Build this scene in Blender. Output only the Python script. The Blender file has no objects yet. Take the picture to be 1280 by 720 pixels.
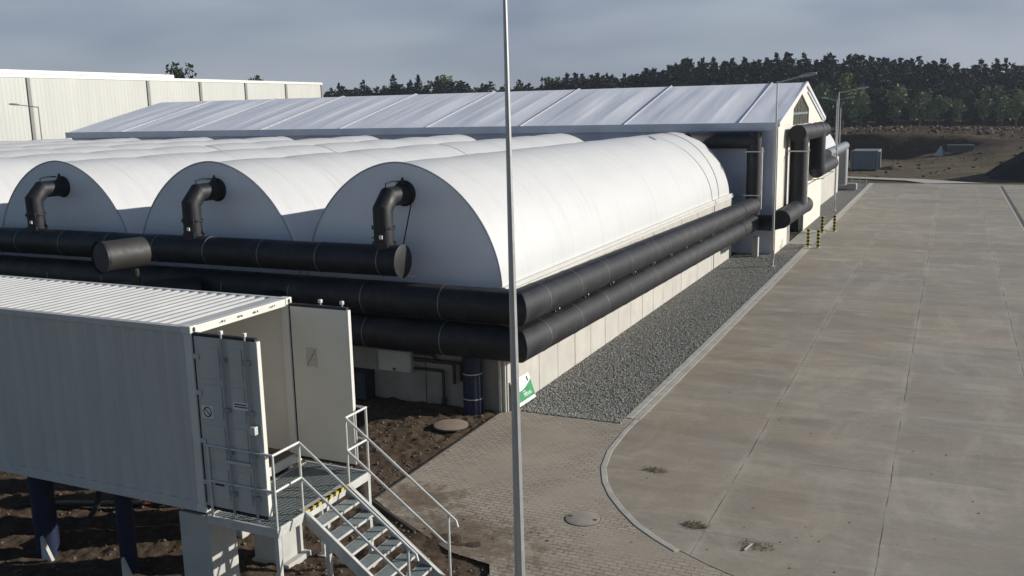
import bpy, math, random
import numpy as np
from mathutils import Vector, Matrix, noise
random.seed(7)
rng = np.random.default_rng(7)
S = bpy.context.scene
COL = S.collection
PI = math.pi

# ------------------------------------------------------------------ object helpers
def tag(o, label=None, cat=None, group=None, kind=None):
    if label: o['label'] = label
    if cat: o['category'] = cat
    if group: o['group'] = group
    if kind: o['kind'] = kind
    return o

def thing(name, label, cat, loc=(0, 0, 0), group=None):
    o = bpy.data.objects.new(name, None)
    o.empty_display_size = .3
    COL.objects.link(o)
    o.location = loc
    return tag(o, label, cat, group)

def root_loc(p):
    while p.parent: p = p.parent
    return Vector(p.location)

class MB:
    """collects shapes in world coordinates and links them as one mesh"""
    def __init__(s):
        s.v = []; s.f = []
    def add(s, vs, fs):
        n = len(s.v)
        s.v.extend([tuple(v) for v in vs]); s.f.extend([tuple(i + n for i in f) for f in fs])
        return s
    def box(s, a, b, M=None):
        x0, y0, z0 = a; x1, y1, z1 = b
        vs = [(x0,y0,z0),(x1,y0,z0),(x1,y1,z0),(x0,y1,z0),(x0,y0,z1),(x1,y0,z1),(x1,y1,z1),(x0,y1,z1)]
        if M is not None: vs = [M @ Vector(v) for v in vs]
        return s.add(vs, [(0,3,2,1),(4,5,6,7),(0,1,5,4),(1,2,6,5),(2,3,7,6),(3,0,4,7)])
    def bar(s, p, q, w, h=None, up=(0,0,1)):
        """square bar from p to q"""
        h = h or w
        p = Vector(p); q = Vector(q); d = (q - p).normalized()
        u = Vector(up)
        if abs(d.dot(u)) > .97: u = Vector((0, 1, 0))
        r = d.cross(u).normalized(); u = r.cross(d).normalized()
        vs = []
        for c in (p, q):
            for a, b in ((-1,-1),(1,-1),(1,1),(-1,1)):
                vs.append(c + r*(a*w/2) + u*(b*h/2))
        return s.add(vs, [(0,1,2,3),(7,6,5,4),(0,4,5,1),(1,5,6,2),(2,6,7,3),(3,7,4,0)])
    def tube(s, pts, r, n=16, caps=True):
        pts = [Vector(p) for p in pts]
        rs = r if isinstance(r, (list, tuple)) else [r]*len(pts)
        k = len(pts); vs = []; fs = []
        t0 = (pts[1]-pts[0]).normalized()
        u = Vector((0,0,1)) if abs(t0.z) < .9 else Vector((0,1,0))
        u = (u - t0*u.dot(t0)).normalized()
        for i, p in enumerate(pts):
            a = (pts[i]-pts[i-1]).normalized() if i else None
            b = (pts[i+1]-pts[i]).normalized() if i < k-1 else None
            t = (a + b).normalized() if a and b else (a or b)
            u = (u - t*u.dot(t)).normalized(); w = t.cross(u)
            c = 1.0
            m = None
            if a and b:
                c = 1/max(.3, math.sqrt((1 + a.dot(b))/2))
                bend = (b - a)
                if bend.length > 1e-5: m = bend.normalized()
            for j in range(n):
                ang = 2*PI*j/n
                off = u*math.cos(ang)*rs[i] + w*math.sin(ang)*rs[i]
                if m is not None: off = off + m*off.dot(m)*(c-1)
                vs.append(p + off)
        for i in range(k-1):
            for j in range(n):
                j2 = (j+1) % n
                fs.append((i*n+j, i*n+j2, (i+1)*n+j2, (i+1)*n+j))
        if caps:
            fs.append(tuple(reversed(range(n)))); fs.append(tuple(range((k-1)*n, k*n)))
        return s.add(vs, fs)
    def lathe(s, c, prof, n=16, axis='z'):
        c = Vector(c); vs = []; fs = []
        for r, h in prof:
            for j in range(n):
                a = 2*PI*j/n
                if axis == 'z': d = Vector((r*math.cos(a), r*math.sin(a), h))
                elif axis == 'y': d = Vector((r*math.cos(a), h, -r*math.sin(a)))
                else: d = Vector((h, r*math.cos(a), r*math.sin(a)))
                vs.append(c + d)
        for i in range(len(prof)-1):
            for j in range(n):
                j2 = (j+1) % n
                fs.append((i*n+j, i*n+j2, (i+1)*n+j2, (i+1)*n+j))
        fs.append(tuple(reversed(range(n)))); fs.append(tuple(range((len(prof)-1)*n, len(prof)*n)))
        return s.add(vs, fs)
    def prism(s, poly, d):
        """poly: 3d points, d: extrusion vector"""
        d = Vector(d); n = len(poly)
        vs = [Vector(p) for p in poly] + [Vector(p)+d for p in poly]
        fs = [tuple(range(n)), tuple(reversed(range(n, 2*n)))]
        for i in range(n):
            j = (i+1) % n
            fs.append((i, i+n, j+n, j))
        return s.add(vs, fs)
    def build(s, name, m, parent=None, smooth=None, bevel=0, fix=True):
        me = bpy.data.meshes.new(name)
        o0 = root_loc(parent) if parent else Vector((0,0,0))
        me.from_pydata([(v[0]-o0.x, v[1]-o0.y, v[2]-o0.z) for v in s.v], [], s.f)
        if fix:
            import bmesh
            bm = bmesh.new(); bm.from_mesh(me)
            bmesh.ops.recalc_face_normals(bm, faces=bm.faces)
            bm.to_mesh(me); bm.free()
        me.materials.append(m)
        if smooth is not None:
            me.polygons.foreach_set('use_smooth', [True]*len(me.polygons))
            me.set_sharp_from_angle(angle=math.radians(smooth))
        me.update()
        o = bpy.data.objects.new(name, me); COL.objects.link(o)
        if parent: o.parent = parent
        if bevel:
            b = o.modifiers.new('bevel', 'BEVEL'); b.width = bevel; b.segments = 2; b.limit_method = 'ANGLE'
        return o

def copy_tree(o, parent=None):
    c = o.copy(); COL.objects.link(c)
    if parent: c.parent = parent
    for ch in list(o.children): copy_tree(ch, c)
    return c

def grid_mesh(name, xs, ys, zf, m, smooth=True, mask=None):
    vs = [(x, y, zf(x, y)) for y in ys for x in xs]
    nx = len(xs); fs = []
    for j in range(len(ys)-1):
        for i in range(nx-1):
            if mask is None or mask(.5*(xs[i]+xs[i+1]), .5*(ys[j]+ys[j+1])):
                fs.append((j*nx+i, j*nx+i+1, (j+1)*nx+i+1, (j+1)*nx+i))
    me = bpy.data.meshes.new(name); me.from_pydata(vs, [], fs); me.materials.append(m)
    if smooth: me.polygons.foreach_set('use_smooth', [True]*len(me.polygons))
    me.update()
    o = bpy.data.objects.new(name, me); COL.objects.link(o)
    return o

def nz(x, y, z=0.0): return noise.noise(Vector((x, y, z)))
def fbm(x, y, z=0.0, o=4):
    return noise.fractal(Vector((x, y, z)), 1.0, 2.0, o)

# ------------------------------------------------------------------ materials
class NT:
    def __init__(s, name):
        s.m = bpy.data.materials.new(name); s.m.use_nodes = True
        s.t = s.m.node_tree; s.t.nodes.clear()
        s.out = s.n('ShaderNodeOutputMaterial'); s.b = s.n('ShaderNodeBsdfPrincipled')
        s.l(s.b.outputs[0], s.out.inputs[0])
    def n(s, typ, **kw):
        nd = s.t.nodes.new(typ)
        for k, v in kw.items(): setattr(nd, k, v)
        return nd
    def l(s, a, b): s.t.links.new(a, b)
    def coord(s, scale=(1,1,1), rot=(0,0,0)):
        tc = s.n('ShaderNodeTexCoord'); mp = s.n('ShaderNodeMapping')
        mp.inputs['Scale'].default_value = scale; mp.inputs['Rotation'].default_value = rot
        s.l(tc.outputs['Object'], mp.inputs[0]); return mp.outputs[0]
    def noise(s, vec, scale=5, detail=4, rough=.6, dist=0):
        nd = s.n('ShaderNodeTexNoise'); nd.inputs['Scale'].default_value = scale
        nd.inputs['Detail'].default_value = detail; nd.inputs['Roughness'].default_value = rough
        nd.inputs['Distortion'].default_value = dist
        s.l(vec, nd.inputs['Vector']); return nd.outputs['Fac']
    def ramp(s, fac, stops):
        r = s.n('ShaderNodeValToRGB'); e = r.color_ramp.elements
        while len(e) < len(stops): e.new(.5)
        for i, (p, c) in enumerate(stops):
            e[i].position = p; e[i].color = (c, c, c, 1) if not hasattr(c, '__len__') else (*c, 1)
        s.l(fac, r.inputs[0]); return r.outputs[0]
    def mix(s, fac, a, b, typ='MIX'):
        nd = s.n('ShaderNodeMix', data_type='RGBA', blend_type=typ)
        for src, k in ((fac, 0), (a, 6), (b, 7)):
            dst = nd.inputs[k]
            if isinstance(src, (int, float)): dst.default_value = src if k == 0 else (src, src, src, 1)
            elif isinstance(src, tuple): dst.default_value = (*src, 1)
            else: s.l(src, dst)
        return nd.outputs[2]
    def math(s, op, a, b=None, c=None):
        nd = s.n('ShaderNodeMath', operation=op)
        for i, v in enumerate((a, b, c)):
            if v is None: continue
            if isinstance(v, (int, float)): nd.inputs[i].default_value = v
            else: s.l(v, nd.inputs[i])
        return nd.outputs[0]
    def bump(s, h, strength=.5, dist=.02):
        b = s.n('ShaderNodeBump'); b.inputs['Strength'].default_value = strength; b.inputs['Distance'].default_value = dist
        s.l(h, b.inputs['Height']); s.l(b.outputs[0], s.b.inputs['Normal']); return b
    def color(s, c): s.l(c, s.b.inputs['Base Color'])
    def rough(s, v):
        if isinstance(v, (int, float)): s.b.inputs['Roughness'].default_value = v
        else: s.l(v, s.b.inputs['Roughness'])
    def spec(s, v): s.b.inputs['Specular IOR Level'].default_value = v

def mat(name, c, rough=.6, metal=0, ns=3, amt=.12, bump=0, bscale=40, bdist=.01, stretch=(1,1,1), spec=.5, dirt=None):
    t = NT(name)
    v = t.coord(stretch)
    f = t.noise(v, ns, 5, .6)
    g = t.ramp(f, [(.3, 1-amt), (.7, 1+amt)])
    col = t.mix(1.0, tuple(c), g, 'MULTIPLY')
    if dirt:
        dcol, dscale, lo, hi = dirt
        dm = t.ramp(t.noise(t.coord(), dscale, 6, .65), [(lo, 0.0), (hi, 1.0)])
        col = t.mix(dm, col, tuple(dcol))
    t.color(col)
    rr = t.ramp(t.noise(v, ns*3, 3), [(.3, max(0, rough-.08)), (.7, min(1, rough+.08))])
    t.rough(rr)
    t.b.inputs['Metallic'].default_value = metal; t.spec(spec)
    if bump: t.bump(t.noise(t.coord(), bscale, 4), bump, bdist)
    return t.m

M = {}
M['white_paint'] = mat('white_paint', (.62,.61,.56), .45, 0, 1.5, .05, .05, 30, .005, dirt=((.5,.47,.41), 1.2, .62, .95))
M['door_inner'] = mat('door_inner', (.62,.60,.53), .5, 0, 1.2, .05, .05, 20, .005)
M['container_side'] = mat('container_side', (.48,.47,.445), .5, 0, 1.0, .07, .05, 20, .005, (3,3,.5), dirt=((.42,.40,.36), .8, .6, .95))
M['bar_grey'] = mat('bar_grey', (.30,.30,.30), .5, .2)
M['seal'] = mat('seal', (.012,.012,.013), .7)
M['galv'] = mat('galvanised', (.56,.56,.53), .5, .35, 4, .15)
M['pole_metal'] = mat('pole_metal', (.40,.40,.40), .45, .55, 2, .12)
M['lamp_grey'] = mat('lamp_grey', (.38,.39,.40), .4, .3)
M['grating'] = mat('grating', (.235,.27,.27), .55, .3, 6, .15)
M['yellow'] = mat('yellow', (.50,.40,.05), .6)
M['black'] = mat('black', (.02,.02,.02), .6)
M['pipe'] = mat('black_pipe', (.013,.0135,.016), .56, 0, 1.2, .3, .12, 12, .01, dirt=((.055,.054,.052), 1.6, .50, .95), spec=.35)
M['pipe_dust'] = mat('stub_pipe', (.032,.030,.027), .6, 0, 2, .2)
M['band'] = mat('band', (.20,.20,.20), .45, .5)
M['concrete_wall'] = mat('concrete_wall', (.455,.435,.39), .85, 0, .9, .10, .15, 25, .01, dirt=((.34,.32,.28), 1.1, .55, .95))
M['concrete_block'] = mat('concrete_block', (.42,.41,.38), .85, 0, 2, .12, .2, 25, .01)
M['kerb'] = mat('kerb_concrete', (.37,.35,.305), .9, 0, 2.5, .18, .2, 30, .01)
M['blue'] = mat('blue_plastic', (.003,.008,.034), .6)
M['box_white'] = mat('cabinet_white', (.40,.41,.41), .5)
M['seam'] = mat('membrane_seam', (.36,.37,.40), .55)
M['seam_soft'] = mat('seam_soft', (.55,.55,.55), .55)
M['seam_white'] = mat('seam_white', (.66,.66,.67), .45)
M['hall_white'] = mat('hall_white', (.66,.62,.54), .6, 0, .5, .06, .1, 8, .01, dirt=((.5,.46,.38), .6, .6, .95))
M['valance'] = mat('valance_fabric', (.50,.53,.60), .55, 0, .8, .08, .2, 3, .02)
M['hall_fabric'] = mat('hall_fabric', (.46,.49,.58), .6, 0, .8, .1, .2, 2, .03)
M['glass_pane'] = mat('window_sheet', (.11,.11,.085), .25, 0, 1, .2)
M['dark'] = mat('dark_inside', (.03,.03,.034), .9)
M['grey_box'] = mat('grey_steel', (.17,.19,.215), .5, 0, 2, .1)
M['tank'] = mat('tank_grey', (.27,.27,.265), .5)
M['green'] = mat('sign_green', (.03,.24,.09), .45)
M['sign_white'] = mat('sign_white', (.75,.76,.74), .4)
M['manhole'] = mat('manhole_concrete', (.27,.24,.20), .9, 0, 3, .15, .2, 40, .01)
M['clay_cover'] = mat('cover_brown', (.24,.19,.14), .9, 0, 3, .15, .2, 40, .01)
M['iron'] = mat('iron', (.05,.045,.04), .8)
M['weed'] = mat('dry_weed', (.19,.145,.085), .9, 0, 6, .3)
M['wood'] = mat('pale_wood', (.5,.44,.34), .8)
M['bark'] = mat('bark', (.07,.055,.045), .9, 0, 2, .3)
M['litter_white'] = mat('litter_white', (.7,.7,.66), .6)
M['tarp'] = mat('tarp', (.45,.44,.42), .7)
M['litter_red'] = mat('litter_red', (.4,.05,.05), .6)
M['glass_lens'] = mat('lens', (.55,.57,.58), .2)

def membrane(name, c=(.80,.79,.75), wr=.25):
    t = NT(name)
    f = t.noise(t.coord((.5,.12,.5)), 1.4, 5, .6)
    col = t.mix(1.0, c, t.ramp(f, [(.3,.95),(.7,1.03)]), 'MULTIPLY')
    st = t.ramp(t.noise(t.coord((.25,3,.25)), 1.1, 4, .6), [(.52,0.0),(.85,.45)])
    col = t.mix(st, col, (.50,.49,.455))
    t.color(col); t.rough(.42); t.spec(.35)
    h = t.math('ADD', t.noise(t.coord((.35,1.1,.35)), 1.3, 3, .5), t.math('MULTIPLY', t.noise(t.coord((.2,2.2,.2)), 2.2, 2, .5), .5))
    bn = t.bump(h, wr, .08)
    tr = t.n('ShaderNodeBsdfTranslucent'); t.l(col, tr.inputs['Color']); ms = t.n('ShaderNodeMixShader'); ms.inputs[0].default_value = .20
    t.l(t.b.outputs[0], ms.inputs[1]); t.l(tr.outputs[0], ms.inputs[2]); t.l(ms.outputs[0], t.out.inputs[0])
    return t.m
M['membrane'] = membrane('tunnel_membrane', (.72,.72,.71), .4)
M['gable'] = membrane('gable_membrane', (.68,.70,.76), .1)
def roofmat():
    t = NT('hall_roof_membrane')
    f = t.noise(t.coord((1.1,.12,.1)), 1.0, 4, .6)
    col = t.mix(1.0, (.92,.91,.92), t.ramp(f, [(.3,.95),(.7,1.03)]), 'MULTIPLY')
    t.color(col); t.rough(.36); t.spec(.5)
    t.bump(t.noise(t.coord((.9,.16,.2)), 1.3, 3, .55, .6), .22, .10)
    return t.m
M['hall_roof'] = roofmat()

def cladding():
    t = NT('cladding')
    f = t.noise(t.coord((1,1,.15)), .8, 4)
    t.color(t.mix(1.0, (.475,.48,.44), t.ramp(f, [(.3,.94),(.7,1.05)]), 'MULTIPLY')); t.rough(.5)
    return t.m
M['cladding'] = cladding()
M['parapet'] = mat('parapet', (.78,.78,.76), .4)

def road_mat():
    t = NT('road_concrete')
    tc = t.n('ShaderNodeTexCoord'); sp = t.n('ShaderNodeSeparateXYZ'); t.l(tc.outputs['Object'], sp.inputs[0])
    X, Y = sp.outputs[0], sp.outputs[1]
    wob = t.math('MULTIPLY', t.math('SUBTRACT', t.noise(t.coord(), .9, 3), .5), .05)
    def dist(ax, o, p):
        a = t.math('ADD', t.math('SUBTRACT', ax, o), wob)
        k = t.math('DIVIDE', a, p)
        fr = t.math('FRACT', t.math('ADD', k, .5))
        return t.math('MULTIPLY', t.math('ABSOLUTE', t.math('SUBTRACT', fr, .5)), p)
    dx = dist(X, -.74, 2.945); dy = dist(Y, 15.9, 4.1)
    big = t.noise(t.coord(), .16, 5, .62, .4)
    streak = t.noise(t.coord((.30, .9, 1)), .62, 7, .66, 1.1)
    streak2 = t.noise(t.coord((.42, 1.7, 1)), .95, 6, .66, .9)
    slab = t.n('ShaderNodeTexWhiteNoise', noise_dimensions='2D')
    cb = t.n('ShaderNodeCombineXYZ')
    t.l(t.math('FLOOR', t.math('ADD', t.math('DIVIDE', t.math('ADD', X, .74), 2.945), 0.0)), cb.inputs[0])
    t.l(t.math('FLOOR', t.math('DIVIDE', t.math('SUBTRACT', Y, 15.9), 4.1)), cb.inputs[1]); t.l(cb.outputs[0], slab.inputs['Vector'])
    wv = t.n('ShaderNodeTexWave', wave_type='RINGS'); wv.inputs['Scale'].default_value = .075; wv.inputs['Distortion'].default_value = 2.5; wv.inputs['Detail'].default_value = 1; wv.inputs['Detail Scale'].default_value = .3
    t.l(t.coord((1,1,1)), wv.inputs['Vector'])
    tyre = t.math('MULTIPLY', t.ramp(wv.outputs['Fac'], [(.90,0.0),(.97,.5)]), t.ramp(t.noise(t.coord(), .5, 4), [(.48,0.0),(.62,1.0)]))
    fine = t.noise(t.coord(), 9, 6, .7)
    grit = t.noise(t.coord(), 70, 3, .7)
    col = t.mix(t.ramp(big, [(.35,0.0),(.65,1.0)]), (.315,.272,.215), (.287,.272,.238))
    col = t.mix(t.ramp(streak, [(.36,.42),(.54,0.0)]), col, (.20,.188,.165))
    col = t.mix(t.ramp(streak2, [(.50,0.0),(.74,.7)]), col, (.41,.385,.335))
    col = t.mix(t.ramp(t.noise(t.coord((.5,.8,1)), .33, 6, .7, 1.2), [(.50,0.0),(.60,.22),(.75,.45)]), col, (.205,.19,.163))
    col = t.mix(t.ramp(t.noise(t.coord((1,.45,1)), .5, 6, .7, 1.5), [(.50,0.0),(.66,.5)]), col, (.41,.375,.315))
    col = t.mix(t.ramp(t.noise(t.coord((.35,.6,1)), .22, 7, .72, 1.8), [(.50,0.0),(.58,.30),(.70,.5)]), col, (.215,.198,.168))
    col = t.mix(1.0, col, t.ramp(slab.outputs['Value'], [(0.0,.93),(1.0,1.06)]), 'MULTIPLY')
    col = t.mix(tyre, col, (.40,.375,.33))
    warm = t.math('MULTIPLY', t.math('SUBTRACT', 1.0, t.math('MINIMUM', 1.0, t.math('MAXIMUM', 0.0, t.math('DIVIDE', t.math('ADD', t.math('ADD', X, 6.0), t.math('MAXIMUM', 0.0, t.math('MULTIPLY', t.math('SUBTRACT', Y, 28.0), .3))), 6.5)))), t.ramp(t.noise(t.coord(), .3, 5, .7), [(.3,.35),(.65,1.0)]))
    col = t.mix(t.math('MULTIPLY', warm, .55), col, t.mix(1.0, col, (1.04,.93,.80), 'MULTIPLY'))
    col = t.mix(1.0, col, t.ramp(fine, [(.25,.88),(.75,1.12)]), 'MULTIPLY')
    col = t.mix(1.0, col, t.ramp(grit, [(.25,.90),(.75,1.10)]), 'MULTIPLY')
    halo = t.math('MULTIPLY', t.ramp(dx, [(0.0,1.0),(.16,0.0)]), t.ramp(t.noise(t.coord((.6,.5,1)), .9, 5, .7), [(.42,0.0),(.66,.75)]))
    col = t.mix(halo, col, (.46,.44,.39))
    halo2 = t.math('MULTIPLY', t.ramp(dy, [(0.0,1.0),(.35,0.0)]), t.ramp(t.noise(t.coord(), .25, 5, .7), [(.42,0.0),(.7,.45)]))
    col = t.mix(halo2, col, (.40,.38,.335))
    ln = t.math('MULTIPLY', t.ramp(dx, [(.005,.85),(.018,0.0)]), t.ramp(t.noise(t.coord(), .8, 4), [(.40,.15),(.58,.95)]))
    col = t.mix(ln, col, (.055,.05,.043))
    ln2 = t.math('MULTIPLY', t.ramp(dy, [(.004,.8),(.012,0.0)]), t.ramp(t.noise(t.coord(), .35, 4), [(.45,0.0),(.55,1.0)]))
    col = t.mix(ln2, col, (.09,.08,.068))
    t.color(t.mix(1.0, col, (.93,.905,.865), 'MULTIPLY'))
    t.rough(t.ramp(streak, [(.3,.62),(.6,.85)])); t.spec(.35)
    h = t.math('ADD', t.math('MULTIPLY', fine, .5), t.math('MULTIPLY', streak2, .6))
    t.bump(t.math('SUBTRACT', h, ln), .25, .012)
    return t.m
M['road'] = road_mat()

def paver_mat():
    t = NT('pavers')
    wv = t.coord((1,1,1), (0,0,0))
    nd = t.n('ShaderNodeTexNoise'); nd.inputs['Scale'].default_value = 9; nd.inputs['Detail'].default_value = 2
    t.l(wv, nd.inputs['Vector'])
    vm = t.n('ShaderNodeVectorMath', operation='SCALE'); vm.inputs['Scale'].default_value = .018; t.l(nd.outputs['Color'], vm.inputs[0])
    va = t.n('ShaderNodeVectorMath', operation='ADD'); t.l(wv, va.inputs[0]); t.l(vm.outputs[0], va.inputs[1])
    br = t.n('ShaderNodeTexBrick'); t.l(va.outputs[0], br.inputs['Vector'])
    br.offset = .5; br.inputs['Scale'].default_value = 1
    br.inputs['Brick Width'].default_value = .225; br.inputs['Row Height'].default_value = .1125
    br.inputs['Mortar Size'].default_value = .007; br.inputs['Mortar Smooth'].default_value = .3
    br.inputs['Color1'].default_value = (.36,.312,.25,1); br.inputs['Color2'].default_value = (.29,.25,.20,1)
    br.inputs['Mortar'].default_value = (.06,.05,.04,1)
    sand = t.ramp(t.noise(t.coord(), .55, 6, .65), [(.40,.8),(.56,0.0)])
    big = t.ramp(t.noise(t.coord(), .4, 4), [(.3,.88),(.7,1.1)])
    fine = t.ramp(t.noise(t.coord(), 25, 4), [(.25,.85),(.75,1.15)])
    col = t.mix(sand, br.outputs['Color'], (.325,.28,.22))
    sp = t.n('ShaderNodeSeparateXYZ'); t.l(t.coord(), sp.inputs[0])
    def gs(cx, cy, rx, ry):
        a = t.math('DIVIDE', t.math('SUBTRACT', sp.outputs[0], cx), rx); b = t.math('DIVIDE', t.math('SUBTRACT', sp.outputs[1], cy), ry)
        return t.math('SUBTRACT', 1.0, t.math('SQRT', t.math('ADD', t.math('MULTIPLY', a, a), t.math('MULTIPLY', b, b))))
    near = t.math('MAXIMUM', gs(-7.9, 13.9, 2.2, 1.3), gs(-9.3, 15.3, 1.2, .9))
    mud = t.math('ADD', t.math('MULTIPLY', near, .55), t.math('MULTIPLY', t.math('SUBTRACT', t.noise(t.coord(), 3.2, 7, .75), .5), 2.0))
    mudm = t.ramp(mud, [(.02,0.0),(.22,.6),(.5,.92)])
    crumb = t.ramp(t.noise(t.coord(), 14, 4, .7), [(.3,.8),(.7,1.15)])
    col = t.mix(mudm, col, t.mix(1.0, (.135,.098,.066), crumb, 'MULTIPLY'))
    col = t.mix(1.0, t.mix(1.0, col, big, 'MULTIPLY'), fine, 'MULTIPLY')
    t.color(col); t.rough(.9); t.spec(.25)
    h = t.math('MULTIPLY', br.outputs['Fac'], t.math('SUBTRACT', 1.0, sand))
    h = t.math('SUBTRACT', t.math('MULTIPLY', t.noise(t.coord(), 25, 3), .4), h)
    t.bump(h, .5, .012)
    return t.m
M['paver'] = paver_mat()

def soil_mat(name, a, b, c, bs=.8):
    t = NT(name)
    f = t.noise(t.coord(), 1.1, 8, .7)
    col = t.mix(t.ramp(f, [(.35,0.0),(.65,1.0)]), a, b)
    col = t.mix(t.ramp(t.noise(t.coord(), 5, 6, .7), [(.48,0.0),(.72,.8)]), col, c)
    t.color(col); t.rough(.95); t.spec(.1)
    t.bump(t.math('ADD', t.noise(t.coord(), 6, 8, .75), t.math('MULTIPLY', t.noise(t.coord(), 1.6, 4), .8)), bs, .09)
    return t.m
M['soil'] = soil_mat('soil', (.095,.068,.046), (.060,.043,.030), (.15,.115,.08))
M['clod'] = mat('clod', (.115,.085,.060), .95, 0, 8, .35)
def terrain_mat():
    t = NT('terrain')
    v = t.coord()
    f = t.noise(v, .09, 7, .7)
    col = t.mix(t.ramp(f, [(.38,0.0),(.62,1.0)]), (.085,.055,.038), (.125,.086,.058))
    col = t.mix(t.ramp(t.noise(t.coord((.3,1,1)), .22, 7, .75, .6), [(.5,0.0),(.68,.85)]), col, (.16,.13,.085))
    col = t.mix(t.ramp(t.noise(v, .45, 6, .7), [(.52,0.0),(.70,.7)]), col, (.060,.062,.030))
    sp = t.n('ShaderNodeSeparateXYZ'); t.l(v, sp.inputs[0])
    yy = t.math('ADD', sp.outputs[1], t.math('MULTIPLY', t.math('SUBTRACT', t.noise(v, .12, 6, .7), .5), 26.0))
    flat = t.math('MULTIPLY', t.math('SUBTRACT', 1.0, t.math('SMOOTH_MIN', 1.0, t.math('MAXIMUM', 0.0, t.math('DIVIDE', t.math('SUBTRACT', yy, 129.0), 9.0)), .1)), .85)
    col = t.mix(flat, col, t.mix(t.ramp(t.noise(t.coord((.4,1,1)), .35, 7, .75), [(.4,0.0),(.62,1.0)]), (.20,.16,.105), (.11,.10,.055)))
    t.color(col); t.rough(.95); t.spec(.1)
    t.bump(t.noise(v, .8, 8, .8), 1.0, .9)
    return t.m
M['terrain'] = terrain_mat()
M['peat'] = soil_mat('peat', (.022,.02,.019), (.032,.029,.027), (.045,.04,.036))

def gravel_mat(name, stones=True):
    t = NT(name)
    vo = t.n('ShaderNodeTexVoronoi'); vo.inputs['Scale'].default_value = 22
    t.l(t.coord(), vo.inputs['Vector'])
    sp = t.n('ShaderNodeSeparateColor'); t.l(vo.outputs['Color'], sp.inputs[0])
    col = t.ramp(sp.outputs[0], [(0.0,(.13,.132,.125)),(.4,(.24,.24,.225)),(.75,(.33,.32,.295)),(1.0,(.48,.46,.41))])
    d = t.ramp(vo.outputs['Distance'], [(.15,1.0),(.55,.42)])
    col = t.mix(1.0, col, d, 'MULTIPLY')
    t.color(col); t.rough(.85); t.spec(.25)
    t.bump(t.math('MULTIPLY', vo.outputs['Distance'], -1.0), 1.0, .035)
    return t.m
M['gravel'] = gravel_mat('gravel_bed')
def stone_mat():
    t = NT('gravel_stone')
    g = t.n('ShaderNodeNewGeometry')
    col = t.ramp(g.outputs['Random Per Island'], [(0.0,(.19,.195,.18)),(.45,(.29,.292,.265)),(.8,(.36,.352,.315)),(1.0,(.52,.50,.44))])
    t.color(col); t.rough(.8); t.spec(.3)
    return t.m
M['stone'] = stone_mat()
def leaf_mat(name, a, b, c):
    t = NT(name)
    g = t.n('ShaderNodeNewGeometry'); oi = t.n('ShaderNodeObjectInfo')
    r = t.math('FRACT', t.math('ADD', g.outputs['Random Per Island'], t.math('MULTIPLY', oi.outputs['Random'], .35)))
    col = t.ramp(r, [(0.0,a),(.6,b),(1.0,c)])
    col = t.mix(1.0, col, t.ramp(t.noise(t.coord(), .09, 2), [(.35,.65),(.65,1.3)]), 'MULTIPLY')
    if name == 'pine_needles': col = t.mix(t.ramp(t.noise(t.coord(), .055, 3, .6), [(.46,0.0),(.60,.75)]), col, t.mix(1.0, (.034,.052,.024), t.ramp(r, [(0.0,.55),(1.0,1.5)]), 'MULTIPLY'))
    t.color(col); t.rough(.75); t.spec(.15)
    return t.m
M['needles'] = leaf_mat('pine_needles', (.008,.014,.013), (.014,.022,.018), (.026,.038,.026))
M['leaves'] = leaf_mat('pale_leaves', (.11,.155,.065), (.17,.22,.09), (.24,.28,.12))
M['leaves_dark'] = leaf_mat('dark_leaves', (.032,.048,.028), (.046,.064,.034), (.066,.085,.046))

# ------------------------------------------------------------------ ground and terrain
def smooth(a, b, x):
    t = min(1, max(0, (x-a)/(b-a))); return t*t*(3-2*t)

def crest_y(x): return 146 + 5*nz(x*.02, 3.1) + 2.0*nz(x*.11, 1.7)
def terrain_z(x, y):
    z = -.03
    if y > 97:
        k = smooth(97, 112, y)
        z += k*(.22*fbm(x*.12, y*.12) + .05)
    cy = crest_y(x)
    # steep cut face on the left, running out into a long slope on the right
    f = smooth(6.5, -5.5, x + 3.0*nz(x*.13, 8)) * smooth(-60, -30, x)
    hgt = 3.25 - .35*smooth(-10, 12, x)
    z += hgt*(f*smooth(cy-7.0, cy-3.6, y) + (1-f)*smooth(cy-30, cy+2, y))
    z += .45*smooth(cy-3, cy+6, y) - 1.1*smooth(cy+8, cy+45, y)
    if y > cy-9:
        z += .38*fbm(x*.09, y*.09, 5)*smooth(cy-9, cy, y) + .25*max(0, nz(x*.35, y*.35, 2))*smooth(cy-4, cy+4, y)
    return z

xs = list(np.concatenate([np.linspace(-700,-120,20)[:-1], np.linspace(-120,-46,22)[:-1], np.linspace(-46,46,140), np.linspace(46,700,24)[1:]]))
ys = list(np.concatenate([np.linspace(-120,90,20)[:-1], np.linspace(90,135,40)[:-1], np.linspace(135,156,70)[:-1], np.linspace(156,180,30), np.linspace(180,300,24)[1:], np.linspace(300,1500,12)[1:]]))
g = grid_mesh('ground', xs, ys, lambda x, y: terrain_z(x, y)-.04, M['terrain'])
tag(g, 'bare brown earth with a cut bank below the wood', 'ground', kind='structure')

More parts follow.
